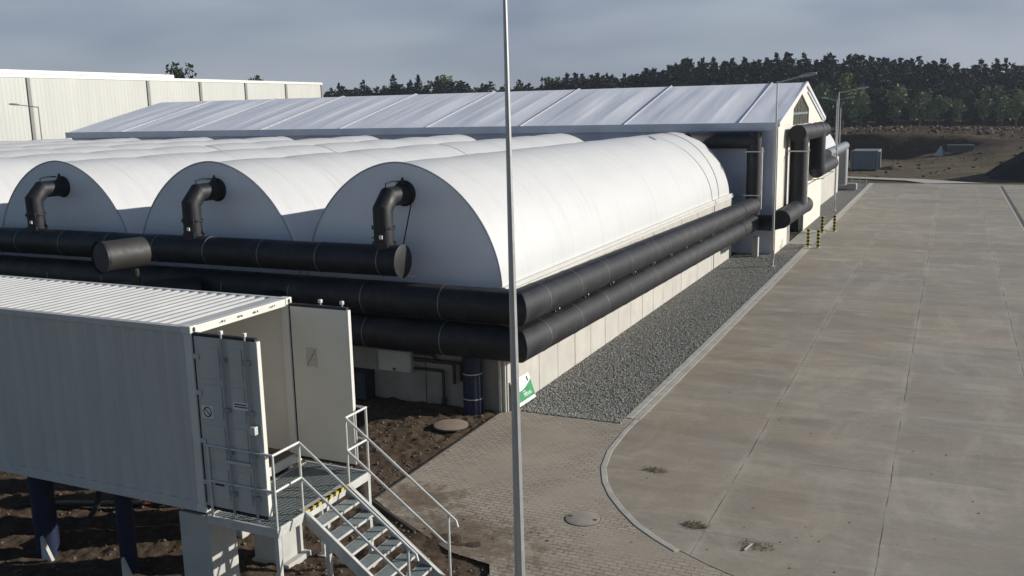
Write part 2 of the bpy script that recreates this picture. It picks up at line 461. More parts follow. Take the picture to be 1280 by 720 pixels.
# road: polygon with a rounded inner corner
CURVE = [(-6.6,96.4),(-6.6,80),(-6.6,59.9),(-6.6,53.0),(-6.6,40),(-6.6,30),(-6.62,22.4),(-6.64,20.6),(-6.56,19.2),(-6.36,18.2),(-6.06,17.45),(-5.72,16.85),(-5.30,16.28),(-4.85,15.76),(-4.35,15.34),(-3.9,15.02),(-3.3,14.67),(-2.55,14.33),(-1.6,14.08),(-.5,13.95),(1,13.9),(24,13.9)]
def refine(pts, step=.4):
    out = []
    for (a, b), (c, d) in zip(pts[:-1], pts[1:]):
        n = max(1, int(math.hypot(c-a, d-b)/step))
        n = min(n, 6)
        for i in range(n): out.append((a+(c-a)*i/n, b+(d-b)*i/n))
    return out + [pts[-1]]
mb = MB()
poly = [(x, y, 0.0) for x, y in CURVE] + [(24,97.6,0.0),(6,96.6,0.0),(-2,96.9,0.0)]
mb.add(poly, [tuple(range(len(poly)))])
tag(mb.build('concrete_road', M['road'], fix=False), 'stained pale concrete slab road with joints', 'road', kind='structure')
road = bpy.data.objects['concrete_road']
if road.data.polygons[0].normal.z < 0: road.data.flip_normals()
# far cross path
mb = MB(); mb.add([(-24,107.8,.10),(-24,109.2,.10),(-2.5,101.8,.05),(3,97.7,.02),(-2,96.95,.02),(-4,99.8,.05)], [(0,1,2,3,4,5)])
p = mb.build('path', M['kerb']); tag(p, 'narrow pale path beyond the end of the road', 'path', kind='structure')

# pavers
mb = MB()
inner = CURVE[6:]
pts = [(-10.1,21.15),(-10.1,14.9),(-9.4,14.45),(-8.6,14.0),(-7.6,13.45),(-6.75,13.3),(-6.4,12.6),(-6.0,5),(24,5)] + [(x, y) for x, y in reversed(inner)] + [(-7.04,22.4),(-7.04,21.15)]
mb.add([(x, y, -.006) for x, y in pts], [tuple(range(len(pts)))])
pv = mb.build('paver_path', M['paver'], fix=False)
if pv.data.polygons[0].normal.z < 0: pv.data.flip_normals()
tag(pv, 'interlocking block paving beside the road', 'path', kind='structure')

def sweep(name, pts, o0, o1, z0, z1, m, label):
    """band offset to the left of the travel direction"""
    mb = MB(); n = len(pts); L = []
    for i, (x, y) in enumerate(pts):
        a = pts[max(0, i-1)]; b = pts[min(n-1, i+1)]
        d = Vector((b[0]-a[0], b[1]-a[1])).normalized(); nx, ny = d.y, -d.x
        L.append([(x+nx*o0, y+ny*o0), (x+nx*o1, y+ny*o1)])
    vs = []
    for (p, q) in L: vs += [(p[0],p[1],z0),(p[0],p[1],z1),(q[0],q[1],z1),(q[0],q[1],z0)]
    fs = []
    for i in range(n-1):
        for k in range(4):
            k2 = (k+1) % 4; fs.append((4*i+k, 4*i+k2, 4*i+4+k2, 4*i+4+k))
    fs += [(0,1,2,3), (4*n-4, 4*n-3, 4*n-2, 4*n-1)]
    mb.add(vs, fs)
    o = mb.build(name, m, bevel=.012); return tag(o, label, 'kerb', kind='structure')
kA = refine(CURVE[3:7] + [(-6.635,21.5)]) ; kB = refine(CURVE[0:3])
kC = refine([(-6.635,21.5)] + CURVE[7:16], .3)
# travel runs towards the camera, so (ny,-nx) points to the building
sweep('kerb', kA, .19, .38, -.1, .012, M['kerb'], 'pale raised kerb stones between gravel and road')
sweep('kerb_gutter', kA, -.02, .178, -.1, .008, M['kerb'], 'flat concrete band between kerb and road')
sweep('kerb', kB, .19, .40, -.1, .028, M['kerb'], 'pale kerb stones at the far gravel strip')
sweep('kerb_gutter', kB, -.02, .178, -.1, .008, M['kerb'], 'flat concrete band at the far gravel strip')
sweep('kerb', kC, -.01, .12, -.1, .006, M['kerb'], 'curved pale kerb between block paving and road')
mb = MB(); mb.add([(4.24,55,.006),(4.46,55,.006),(4.32,94.6,.006),(4.10,94.6,.006)], [(0,1,2,3)])
tag(mb.build('road_gutter', M['iron']), 'dark drain line along the right of the road', 'road', kind='structure')
mb = MB(); mb.add([(4.10,55,.007),(4.23,55,.007),(4.09,94.6,.007),(3.96,94.6,.007)], [(0,1,2,3)])
tag(mb.build('road_band', M['kerb']), 'pale concrete band beside the dark drain line', 'road', kind='structure')
# apron at the hall door
mb = MB(); mb.box((-8.0,53.35,-.2),(-6.63,59.6,.004))
tag(mb.build('door_apron', M['kerb']), 'pale concrete apron at the hall door', 'road', kind='structure')
# kerb stones edging the paving against the soil
mb = MB()
for a, b in (((-10.13,21.1),(-10.13,14.85)), ((-10.13,14.85),(-8.6,13.95))):
    mb.bar((*a,-.045),(*b,-.045), .05, .08)
tag(mb.build('paving_edge', M['iron']), 'thin edging between paving and soil', 'kerb', kind='structure')

# soil beside the building, under the container
def edge_d(x, y):
    """signed distance past the paving edge (positive = on the paving)"""
    a = x + 10.1
    b = (x + 8.6)*.48 + (y - 13.95)*.88 if x < -6.75 else (x+6.75)*.96 + .55
    c = min(a, b)
    return c
def soil_z(x, y):
    d = edge_d(x, y)
    n = .07*fbm(x*.9, y*.9, 1, 5) + .045*fbm(x*4, y*4, 3, 3)
    base = .0 + n
    spill = math.exp(-((x+7.9)**2/1.4 + (y-13.9)**2/.55)) * .9 + math.exp(-((x+9.2)**2/.5 + (y-15.2)**2/.35))*.55
    k = smooth(-.35, .05, d)
    on = -.07 + spill*.085 + spill*.05*fbm(x*2.2, y*2.2, 9, 4) + .012*fbm(x*5, y*5, 4, 3)
    return base*(1-k)*(1 if d < -.35 else 1) + on*k - .01
xs = list(np.concatenate([np.linspace(-46,-18,60)[:-1], np.linspace(-18,-5.6,270)]))
ys = list(np.linspace(4,20.86,340))
so = grid_mesh('soil', xs, ys, soil_z, M['soil']); tag(so, 'rough dark soil beside the paving and under the container', 'soil', kind='structure')

# loose clods on the soil (nobody could count them)
def scatter_rocks(name, pts, sizes, m, flat=.7, colour=None):
    n = len(pts)
    base = np.array([(-1,-1,-.6),(1,-1,-.7),(1,1,-.6),(-1,1,-.7),(-.7,-.6,.7),(.8,-.7,.6),(.6,.7,.75),(-.7,.8,.6)], float)*.6
    fac = np.array([(0,3,2,1),(4,5,6,7),(0,1,5,4),(1,2,6,5),(2,3,7,6),(3,0,4,7)])
    V = np.empty((n,8,3)); 
    ang = rng.uniform(0, 2*PI, n); til = rng.normal(0, .5, n)
    b = base[None] * rng.uniform(.6, 1.3, (n,8,1))
    b[:,:,2] *= flat
    b *= rng.uniform(.7,1.3,(n,1,3))
    x, y, z = b[...,0], b[...,1], b[...,2]
    ct, st = np.cos(til)[:,None], np.sin(til)[:,None]
    x, z = x*ct - z*st, x*st + z*ct
    ca, sa = np.cos(ang)[:,None], np.sin(ang)[:,None]
    x, y = x*ca - y*sa, x*sa + y*ca
    V = np.stack([x,y,z],-1)*np.array(sizes)[:,None,None] + np.array(pts)[:,None,:]
    Fc = (fac[None] + (np.arange(n)*8)[:,None,None]).reshape(-1,4)
    me = bpy.data.meshes.new(name)
    me.vertices.add(n*8); me.vertices.foreach_set('co', V.reshape(-1).astype(np.float32))
    me.loops.add(len(Fc)*4); me.loops.foreach_set('vertex_index', Fc.reshape(-1).astype(np.int32))
    me.polygons.add(len(Fc)); me.polygons.foreach_set('loop_start', (np.arange(len(Fc))*4).astype(np.int32))
    me.materials.append(m); me.update(calc_edges=True); me.validate()
    o = bpy.data.objects.new(name, me); COL.objects.link(o); return o
P = []; Sz = []
for _ in range(14000):
    x = random.uniform(-24,-6.0); y = random.uniform(9,20.8)
    d = edge_d(x, y)
    if d > .1 and random.random() > .9*math.exp(-((x+7.6)**2/2.2 + (y-14)**2/1.0)): continue
    s = min(.055, .009*random.paretovariate(1.6)) * (.55 if d > 0 else 1)
    P.append((x, y, max(soil_z(x, y), -.004 if d > 0 else -9)+s*.2)); Sz.append(s)
tag(scatter_rocks('dirt', P, Sz, M['clod']), 'loose clods and crumbs of brown dirt on soil and paving edge', 'dirt', kind='stuff')

# gravel strips
mb = MB()
mb.box((-9.95,21.15,-.2),(-7.02,53.3,-.012)); mb.box((-9.95,59.65,-.2),(-7.02,91.5,-.012))
mb.add([(-10.0,91.5,0),(-10,96,0),(-7.0,96,0),(-7.02,91.5,0)], [(0,1,2,3)])
gr = mb.build('gravel', M['gravel']); tag(gr, 'grey crushed stone bed along the concrete wall', 'gravel', kind='stuff')
P = []; Sz = []
n = 42000
yy = 21.1 + 32*(rng.random(n)**1.6) + rng.normal(0,.03,n); xx = rng.uniform(-9.9,-6.98,n)
ss = rng.uniform(.012,.028,n)
P = np.stack([xx, yy, -.004+rng.uniform(0,.02,n)], -1)
st = scatter_rocks('gravel_stones', P, ss, M['stone'], .85); tag(st, 'loose grey and white stones on the gravel strip', 'gravel', kind='stuff')

# manholes
def manhole(x, y, r, z, m, label, ring):
    t = thing('manhole', label, 'manhole', (x, y, z))
    MB().lathe((x, y, z), [(r,-.02),(r,.012),(r-.02,.018)], 40).build('lid', m, t, 30)
    MB().lathe((x, y, z), [(r+.012,-.02),(r+.012,.004)], 40).build('rim', M['iron'], t)
    if ring:
        for s in (-1, 1):
            MB().box((x+s*(r-.08)-.035, y-.03, z+.018), (x+s*(r-.08)+.035, y+.03, z+.022)).build('lifting_hole', M['iron'], t)
    return t
manhole(-5.92,15.6,.33,-.006,M['manhole'],'round concrete manhole lid in the block paving','ring')
manhole(-10.72,19.25,.42,.075,M['clay_cover'],'round brown manhole cover lying in the dark soil',None)

# dried weeds and a stick on the road
def weed(x, y, r, n, label):
    mb = MB()
    for _ in range(n):
        a = random.uniform(0, 2*PI); q = r*math.sqrt(random.random())
        bx, by = x+q*math.cos(a)*1.3, y+q*math.sin(a)*.7
        l = random.uniform(.05,.16); b = random.uniform(0,2*PI); h = random.uniform(.008,.04)
        p0 = Vector((bx,by,.003)); p1 = p0+Vector((math.cos(b)*l*.5, math.sin(b)*l*.5, h)); p2 = p0+Vector((math.cos(b)*l, math.sin(b)*l, h*.5))
        w = Vector((-math.sin(b), math.cos(b), 0))*random.uniform(.003,.008)
        mb.add([p0-w,p0+w,p1+w,p1-w,p2], [(0,1,2,3),(3,2,4)])
    o = mb.build('dry_weed', M['weed'], fix=False); tag(o, label, 'weed', 'dried weeds lying on the road')
weed(-5.33,18.42,.20,130,'small dried weed clump on the road nearest the kerb curve')
weed(-3.88,16.1,.19,170,'dense dried weed tuft lying on a joint of the road')
weed(-2.70,15.68,.24,80,'sparse dried weed scatter around the pale stick')
tag(MB().bar((-2.86,15.42,.02),(-2.78,15.68,.03),.025,.02).build('stick', M['wood']), 'short pale wooden stick on the road', 'stick')
mb = MB()
for _ in range(80):
    x = random.uniform(-6.4,4.5); y = 14.8+ 17*random.random()**1.5; s = random.uniform(.006,.018)
    mb.box((x,y,.001),(x+s*1.6,y+s,.001+s*.6))
tag(mb.build('road_crumbs', M['clod']), 'scattered crumbs of dirt on the concrete', 'dirt', kind='stuff')

# ------------------------------------------------------------------ concrete building with tunnels
YF = 20.9; XW = -9.95; HW = 3.2; YB = 47.9
bw = thing('concrete_building', 'long low precast concrete building base carrying the white tunnels', 'concrete building', (XW, YF, 0))
mb = MB(); pitch = 1.372
y = 22.954-pitch*1.0
edges = [YF]
while y < YB-.4:
    if y > YF+.4: edges.append(y)
    y += pitch
edges.append(YB)
for a, b in zip(edges[:-1], edges[1:]):
    j = random.uniform(-.004,.004)
    mb.box((XW-.2+.0, a+.011, -.3), (XW+j, b-.011, HW-.16))
mb.build('side_wall', M['concrete_wall'], bw, bevel=.012)
MB().box((XW-.4,YF+.03,-.3),(XW-.03,YB,HW-.02)).build('wall_core', M['concrete_block'], bw)
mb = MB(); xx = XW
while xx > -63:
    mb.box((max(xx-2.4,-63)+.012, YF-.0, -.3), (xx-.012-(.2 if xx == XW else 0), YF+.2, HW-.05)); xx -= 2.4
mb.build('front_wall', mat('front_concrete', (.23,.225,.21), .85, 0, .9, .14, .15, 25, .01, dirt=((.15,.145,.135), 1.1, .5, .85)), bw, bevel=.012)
MB().box((-63,YF+.21,HW-.4),(XW-.41,YB,HW-.02)).build('deck', M['kerb'], bw)
mb = MB(); mb.box((XW-.24,YF-.05,HW-.15),(XW+.06,YB+.05,HW-.06)).box((XW-.2,YF-.05,HW-.05),(XW+.03,YB+.05,HW+.05))
mb.build('top_rail', M['white_paint'], bw, bevel=.008)
MB().box((-63,YF-.12,HW-.04),(XW-.26,YF+.1,HW+.02)).build('front_ledge', M['kerb'], bw)
mb = MB()
mb.bar((XW+.02,YB-.25,.0),(XW+.02,YB-.25,1.5),.06)
mb.build('downpipe', M['white_paint'], bw)

A_, B_, PW = 2.95, 3.13, 1.86
def prof(n=40, a=A_, b=B_):
    out = []
    for i in range(n+1):
        t = PI*i/n
        c, s_ = math.cos(t), math.sin(t)
        out.append((math.copysign(abs(c)**(2/PW), c)*a, abs(s_)**(2/PW)*b))
    return out
def cover_mesh(x, y0, y1, z0, amp, bay, seed, mat_, parent, n=40):
    pr = prof(n); st = .36
    m = int((y1-y0)/st); mb = MB(); vs = []; fs = []
    for k in range(m+1):
        y = y0+(y1-y0)*k/m
        s_ = abs(math.sin(PI*(y-y0)/bay))**.42
        for i, (px, pz) in enumerate(pr):
            t = i/n; w = math.sin(PI*t)
            r = 1 - amp*(1-s_)*(.4+.6*w) + (.0035*nz(px*.5, y*.45, seed) + .003*nz(px*1.2, y*1.6, seed+4))*w
            if k in (0, m): r = 1
            vs.append((x+px*r, y, z0+pz*r))
    N = n+1
    for k in range(m):
        for i in range(n): fs.append((k*N+i, k*N+i+1, (k+1)*N+i+1, (k+1)*N+i))
    mb.add(vs, fs)
    o = mb.build('cover', mat_, parent, 60)
    return o
def end_wall(x, y, z0, parent, bulge=-.10, m='gable'):
    pr = prof(48); mb = MB(); vs = []; fs = []; R = 6; N = len(pr)
    for k in range(R+1):
        q = k/R
        for (px, pz) in pr:
            vs.append((x+px*.995*q, y+bulge*(1-q*q), z0+.001+(pz*.995)*q))
    for k in range(R):
        for i in range(N-1): fs.append((k*N+i, k*N+i+1, (k+1)*N+i+1, (k+1)*N+i))
    mb.add(vs, fs)
    return mb.build('end_wall', M[m], parent, 60)
TX = [-13.0 - 6.22*i for i in range(8)]
order = ['nearest to the road', 'second from the road', 'third from the road', 'fourth from the road', 'fifth from the road', 'sixth from the road', 'seventh from the road', 'farthest from the road']
for i, x in enumerate(TX):
    lab = ('smooth white fabric tunnel, ' if i == 0 else 'white fabric tunnel with pleated cover, ') + order[i] + ' on the concrete base'
    t = thing('fabric_tunnel', lab, 'fabric tunnel', (x, YF, HW), 'white fabric tunnels side by side')
    cover_mesh(x, YF, 47.6, HW+.005, (.007 if i == 0 else .026), 3.34, i*3.7, M['membrane'], t)
    end_wall(x, YF-.004, HW+.01, t, -.08)
    end_wall(x, 47.6, HW+.01, t, .08, 'membrane')
    pr = prof(48)
    MB().tube([(x+a*1.004, YF, HW+.006+b*1.004) for a, b in pr], .022, 8).build('edge_rope', M['seam'], t, 60)
    if i < 4:
        seams = [45.2] if i == 0 else [YF+3.34*q for q in range(1,8)]
        for ys_ in seams:
            MB().tube([(x+a*1.006, ys_+.35*math.sin(PI*j/48), HW+.006+b*1.006) for j, (a, b) in enumerate(pr)], .014, 6).build('seam', M['seam'], t, 60) if i == 0 else MB().tube([(x+a*(1-.026*(.4+.6*math.sin(PI*j/48)))*1.004, ys_, HW+.006+b*(1-.026*(.4+.6*math.sin(PI*j/48)))*1.004) for j, (a, b) in enumerate(pr)], .016, 6).build('seam', M['seam_soft'], t, 60)

# elbows from the front header into every gable
def make_elbow(x, label, rod):
    X = x+.25; Y = 19.8
    t = thing('duct_elbow', label, 'duct', (X, Y, 4.2), 'black duct elbows feeding the tunnels')
    MB().tube([(X,Y,4.28),(X,Y,5.24),(X,Y+.30,5.53),(X,20.88,5.53)], .25, 28).build('duct', M['pipe'], t, 28)
    for z in (4.40,4.80):
        fl = MB().lathe((X,Y,z), [(.25,-.02),(.295,-.02),(.295,.02),(.25,.02)], 28).build('flange', M['pipe'], t, 30)
        for k in range(6):
            a = k*PI/3+.3; MB().tube([(X+.29*math.cos(a),Y+.29*math.sin(a),z-.06),(X+.29*math.cos(a),Y+.29*math.sin(a),z+.06)], .014, 6).build('bolt', M['iron'], fl)
    MB().lathe((X,20.86,5.55), [(.25,-.06),(.31,-.03),(.34,.0),(.34,.03)], 28, 'y').build('collar', M['pipe'], t, 30)
    MB().tube([(X-.12,Y+.36,5.72),(X-.12,Y+.40,5.86),(X-.05,Y+.62,5.90),(X+.03,Y+.84,5.88)], .022, 8).build('handle', M['pipe'], t)
    MB().prism([(X-.15,20.74,5.70),(X+.15,20.74,5.70),(X+.02,20.74,5.98)], (0,.05,0)).build('gusset', M['pipe'], t)
    MB().box((X+.03,Y-.268,4.54),(X+.12,Y-.246,4.63)).build('plate', M['litter_white'], t)
    MB().bar((X-.37,Y,4.53),(X-.22,Y,4.53),.025).build('lever', M['iron'], t)
    if rod:
        MB().tube([(X+.30,20.7,5.35),(X+.36,Y+.3,4.30)], .018, 8).build('drain_tube', M['pipe'], t)
    return t
for i, x in enumerate(TX[:6]):
    make_elbow(x, 'black mitred duct elbow entering the gable of the tunnel ' + order[i], i == 0)

# ------------------------------------------------------------------ pipes
def pipe(name, label, pts, r, bands, parent_loc, n=40, m='pipe', group=None, cap=True):
    t = thing(name, label, 'pipe', parent_loc, group)
    MB().tube(pts, r, n).build('tube', M[m], t, 28)
    p0 = Vector(pts[0]); p1 = Vector(pts[1] if len(pts) == 2 else pts[-1])
    for k in bands:
        c = p0.lerp(p1, k); d = (p1-p0).normalized()
        q = MB().tube([c-d*.011, c+d*.011], r*1.012+.003, n); q.build('band', M['band'], t, 30)
    return t
G = 'big black ventilation pipes along the concrete base'
nb = lambda L, s, o=.6: [(o+s*i)/L for i in range(int((L-o)/s)+1)]
t = pipe('header_pipe', 'upper black header pipe under the duct elbows of the tunnels', [(-12.22,19.8,3.97),(-62,19.8,3.97)], .39, [(.55+1.85*i)/49.55 for i in range(18)], (-12.22,19.8,3.5), group=G)
MB().lathe((-12.22,19.8,3.97), [(.40,-.03),(.425,-.02),(.425,.0),(.3,.03)], 40, 'x').build('end_cap', M['pipe'], t, 30)
def corner_pipe(label, z0_, z1_, zl):
    cx_, cy_ = -9.17, 19.92
    t = thing('corner_pipe', label, 'pipe', (cx_, cy_, z0_-.4), G)
    MB().tube([(-62,cy_,zl),(cx_,cy_,z0_),(-9.02,48.3,z1_)], .43, 48).build('tube', M['pipe'], t, 28)
    for i in range(14):
        x = -11.1-2.25*i; MB().tube([(x,cy_,z0_),(x-.022,cy_,z0_)], .438, 48).build('band', M['band'], t, 30)
    for i in range(13):
        f = (1.05+2.15*i)/28.34; p = Vector((cx_+f*(-9.02-cx_), cy_+f*28.34, z0_+f*(z1_-z0_)))
        MB().tube([p, p+Vector((0,.022,0))], .438, 48).build('band', M['band'], t, 30)
    for i in range(12):
        f = (2.0+2.15*i)/28.34; xx, yy, zz = cx_+f*(-9.02-cx_), cy_+f*28.34, z0_+f*(z1_-z0_)
        MB().bar((XW-.02,yy+.4,zz-.40),(xx+.1,yy+.4,zz-.445),.06).build('bracket', M['galv'], t)
        if z0_ < 2.5:
            MB().bar((xx-.30,yy-.14,zz+.32),(xx+.14,yy,zz+.445),.05,.03).build('strap', M['black'], t)
            MB().bar((xx-.30,yy+.14,zz+.32),(xx+.14,yy,zz+.445),.05,.03).build('strap', M['black'], t)
            MB().bar((xx+.12,yy,zz+.42),(xx+.12,yy,zz+.53),.035).build('strap', M['black'], t)
    return t
corner_pipe('upper black pipe turning the building corner, running just under the tunnel edge', 2.98, 2.56, 3.10)
corner_pipe('lower black pipe turning the building corner above blue pipe and gravel', 2.07, 1.70, 2.18)
t = thing('cable_tray', 'thin pale cable tray between the header pipe and the pipe below it', 'cable tray', (-20,20.05,3.5))
MB().box((-19.2,20.35,3.475),(-12.3,20.5,3.50)).build('tray', M['galv'], t)
MB().box((-62,20.35,3.475),(-21.8,20.5,3.50)).build('tray', M['galv'], t)
# stub pipe towards the camera
t = thing('stub_pipe', 'short brownish pipe stub with open dark end, in front of the header pipe', 'pipe', (-18.7,16.6,3.8))
sa, sdir = Vector((-18.78,16.4,4.27)), Vector((.22,.975,0)).normalized()
MB().tube([sa+sdir*.06, sa+sdir*1.15], .385, 40).build('tube', M['pipe_dust'], t, 30)
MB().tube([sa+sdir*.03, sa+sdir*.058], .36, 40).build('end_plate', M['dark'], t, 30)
MB().tube([sa, sa+sdir*.02, sa+sdir*.09], [.41,.41,.388], 40, False).build('flange', M['pipe'], t, 30)
MB().tube([sa+sdir*.9+Vector((0,0,-.3)), (-18.5,17.6,0)], .08, 12).build('prop', M['pipe'], t, 30)
t = thing('lying_pipe', 'black pipe lying slanted behind the container roof', 'pipe', (-19.5,16,2.8))
MB().tube([(-21.2,15.3,3.0),(-18.6,19.4,2.9)], .42, 32).build('tube', M['pipe'], t, 30)
MB().tube([(-19.4,18.12,2.93),(-19.38,18.15,2.93)], .432, 32).build('band', M['band'], t, 30)
t = thing('lying_pipe', 'second black pipe slanting down to the ground behind the container door', 'pipe', (-16.5,16,2.6))
MB().tube([(-18.3,15.6,2.75),(-15.9,19.45,2.7)], .40, 32).build('tube', M['pipe'], t, 30)
MB().tube([(-16.7,18.17,2.72),(-16.68,18.2,2.72)], .412, 32).build('band', M['band'], t, 30)
for x, lb in ((-20.3,'trestle post under the left slanted pipe'),(-17.5,'trestle post under the right slanted pipe')):
    tt = thing('pipe_support', 'steel '+lb, 'post', (x,17,0), 'trestle posts under the slanted pipes')
    MB().bar((x,16.9,0),(x,16.9,2.4),.14).build('post', M['galv'], tt)
    MB().box((x-.3,16.7,2.36),(x+.3,17.1,2.46)).build('saddle', M['galv'], tt)

# pipes at the hall
t = thing('end_duct', 'black duct from the tunnel end down the hall wall to the side pipes', 'duct', (-9.07,48.75,1.6))
MB().tube([(-12.2,47.5,5.86),(-11.6,48.3,5.86),(-10.7,48.72,5.86),(-9.05,48.75,5.86)], .42, 36).build('duct', M['pipe'], t, 28)
MB().tube([(-9.07,48.75,6.24),(-9.07,48.75,1.35)], .36, 36).build('downpipe', M['pipe'], t, 30)
mb = MB(); mb.tube([(-9.07,48.75,1.7),(-8.1,48.4,1.72),(-7.42,47.9,1.95)], .40, 36); mb.build('duct', M['pipe'], t, 28)
mb = MB()
mb.tube([(-8.64,48.5,2.4),(-8.64,48.5,5.5)], .05, 8).bar((-9.5,48.36,5.3),(-8.5,48.36,5.3),.05).bar((-9.5,48.36,3.1),(-8.5,48.36,3.1),.05)
mb.build('pipe_clamp', M['galv'], t)
t = thing('door_pipe', 'short black pipe with cap beside the hall door, lowest of the gable pipes', 'pipe', (-7.4,47.2,1.6), 'black pipes on the hall gable')
MB().tube([(-7.4,47.15,2.06),(-7.4,55.3,2.0)], .45, 40).build('tube', M['pipe'], t, 30)
for yy in (48.3,50.2,52.0,53.8): MB().tube([(-7.4,yy,2.05),(-7.4,yy+.03,2.05)], .46, 40).build('band', M['band'], t, 30)
MB().tube([(-7.4,55.3,2.0),(-7.4,55.42,2.0)], [.47,.44], 40).build('end_cap', M['pipe'], t, 30)
t = thing('riser_pipe', 'tall black riser pipe in front of the hall door', 'pipe', (-7.4,52.4,2.4), 'black pipes on the hall gable')
MB().tube([(-7.4,52.5,2.3),(-7.4,52.5,5.9)], .46, 40).build('tube', M['pipe'], t, 30)
mb = MB(); mb.bar((-8.0,51.95,5.15),(-6.9,51.95,5.15),.06).bar((-8.0,53.05,5.15),(-6.9,53.05,5.15),.06).tube([(-6.88,52.1,2.4),(-6.88,52.1,5.4)],.04,8)
mb.build('pipe_clamp', M['galv'], t)
t = thing('gable_pipe', 'fat black pipe under the gable window', 'pipe', (-7.4,51.6,5.7), 'black pipes on the hall gable')
MB().tube([(-7.4,51.65,6.08),(-7.4,62.6,6.0)], .45, 40).build('tube', M['pipe'], t, 30)
for yy in (53.6,56.4,59.2,61.4): MB().tube([(-7.4,yy,6.06),(-7.4,yy+.03,6.06)], .46, 40).build('band', M['band'], t, 30)
MB().tube([(-7.4,62.6,6.0),(-7.4,62.72,6.0)], [.47,.43], 40).build('end_cap', M['pipe'], t, 30)
t = thing('riser_pipe', 'shorter black drop pipe right of the hall door', 'pipe', (-7.4,60,3.4), 'black pipes on the hall gable')
MB().tube([(-7.4,60.0,6.0),(-7.4,60.0,3.9),(-7.4,60.25,3.62),(-7.4,60.9,3.62)], .47, 40).build('tube', M['pipe'], t, 28)
t = thing('outlet_pipe', 'short black pipe stub ending beside the far tunnel wall', 'pipe', (-7.4,60.5,3.2), 'black pipes on the hall gable')
MB().tube([(-7.4,60.9,3.62),(-7.4,67.9,3.62)], .45, 40).build('tube', M['pipe'], t, 30)
for yy in (62.6,65.2): MB().tube([(-7.4,yy,3.62),(-7.4,yy+.03,3.62)], .46, 40).build('band', M['band'], t, 30)
t = thing('far_pipe', 'long dusty grey pipe along the far tunnel wall', 'pipe', (-7.7,63,3.8))
MB().tube([(-7.75,68.0,4.2),(-7.75,80.0,4.25)], .33, 32).build('tube', M['grey_box'], t, 30)
for yy in (70,73,76,79): MB().bar((-8.9,yy,3.7),(-7.6,yy,3.82),.06).build('bracket', M['galv'], t)
t = thing('wall_bracket', 'thin steel bracket frame under the outlet pipe on the far wall', 'bracket', (-8.2,62,3))
MB().bar((-8.0,60.5,2.95),(-7.0,60.5,3.1),.05).bar((-8.9,66.8,2.95),(-7.0,66.8,3.1),.05).bar((-7.05,60.5,3.1),(-7.05,66.8,3.1),.05).build('frame', M['galv'], t)

# items on the shaded front wall
t = thing('electric_cabinet', 'pale electrical cabinet on the shaded front wall', 'cabinet', (-13.15,YF-.2,1.1))
MB().box((-13.66,YF-.24,.82),(-12.66,YF-.02,1.38)).build('cabinet_body', M['box_white'], t, bevel=.01)
MB().box((-13.63,YF-.255,.85),(-12.69,YF-.243,1.35)).build('door', M['box_white'], t)
MB().box((-13.2,YF-.275,.86),(-13.12,YF-.256,.92)).build('lock', M['iron'], t)
t = thing('wall_pipes', 'thin black pipes bending down beside the electrical cabinet', 'pipes', (-12,YF-.1,.9))
for (x1, x2, z1, z2) in ((-12.62,-12.0,1.34,1.12),(-12.62,-11.75,.93,.12),(-12.62,-11.42,1.16,.62),(-12.62,-11.22,1.19,.72)):
    MB().tube([(x1,YF-.12,z1),(x2-.05,YF-.12,z1),(x2,YF-.12,z1-.05),(x2,YF-.12,z2)], .04, 10).build('pipe', M['black'], t, 30)
MB().lathe((-11.75,YF-.12,.06), [(.07,0),(.07,.12),(.05,.16)], 12).build('foot', M['black'], t)
t = thing('blue_pipe', 'dark blue vertical pipe on the shaded front wall near the corner', 'pipe', (-10.8,YF-.25,0))
MB().tube([(-10.8,YF-.28,-.1),(-10.8,YF-.28,1.75)], .255, 32).build('tube', M['blue'], t, 30)
for z in (.36,1.02): MB().tube([(-10.8,YF-.28,z),(-10.8,YF-.28,z+.02)], .262, 32).build('band', M['galv'], t, 30)
t = thing('wall_box', 'dark equipment box at the foot of the front wall', 'box', (-14.4,YF-.3,0))
MB().box((-14.9,YF-.5,0),(-13.95,YF-.02,.74)).build('box_body', mat('dark_blue_box',(.02,.025,.04),.6), t, bevel=.015)
MB().box((-14.88,YF-.52,.66),(-13.97,YF-.502,.70)).build('lid_edge', M['black'], t)
tag(MB().bar((-10.13,YF-.05,0),(-10.13,YF-.05,1.75),.06).build('conduit', M['galv']), 'slim grey downpipe on the front wall corner', 'downpipe')
tag(MB().bar((-9.99,YF-.05,0),(-9.99,YF-.05,1.72),.03).build('conduit', M['white_paint']), 'thin white rod at the very corner of the wall', 'rod')

# sign at the corner of the wall
t = thing('sign_board', 'small green and white sign leaning on the wall corner behind the tall lamp post', 'sign', (-9.8,21.5,0))
def sb(u, v, d=0):   # u along y, v down the board
    base = Vector((-9.91,20.98,.76)); du = Vector((0,1.14,-.02)); dv = Vector((.17,.10,-.70)); nn = Vector((.97,0,.24))
    return base + du*u + dv*v + nn*d
def sq(mb, u0, u1, v0, v1, d=.004, th=.004):
    mb.add([sb(u0,v0,d),sb(u1,v0,d),sb(u1,v1,d),sb(u0,v1,d)], [(0,1,2,3)]); return mb
mb = MB(); mb.prism([sb(0,0),sb(1,0),sb(1,1),sb(0,1)], (-.02,0,-.01)); mb.build('board', M['sign_white'], t)
mb = MB(); n = 10
up = [sb(i/n, .42+.13*math.sin(i/n*PI*1.1)-.12*i/n, .004) for i in range(n+1)]
mb.add(up + [sb(1,.88,.004), sb(0,.88,.004)], [tuple(range(n+3))]); mb.build('green_field', M['green'], t)
mb = MB(); sq(mb,.80,.87,.10,.16); sq(mb,.815,.87,.17,.29); sq(mb,.79,.81,.16,.22); mb.build('emblem', M['black'], t)
mb = MB()
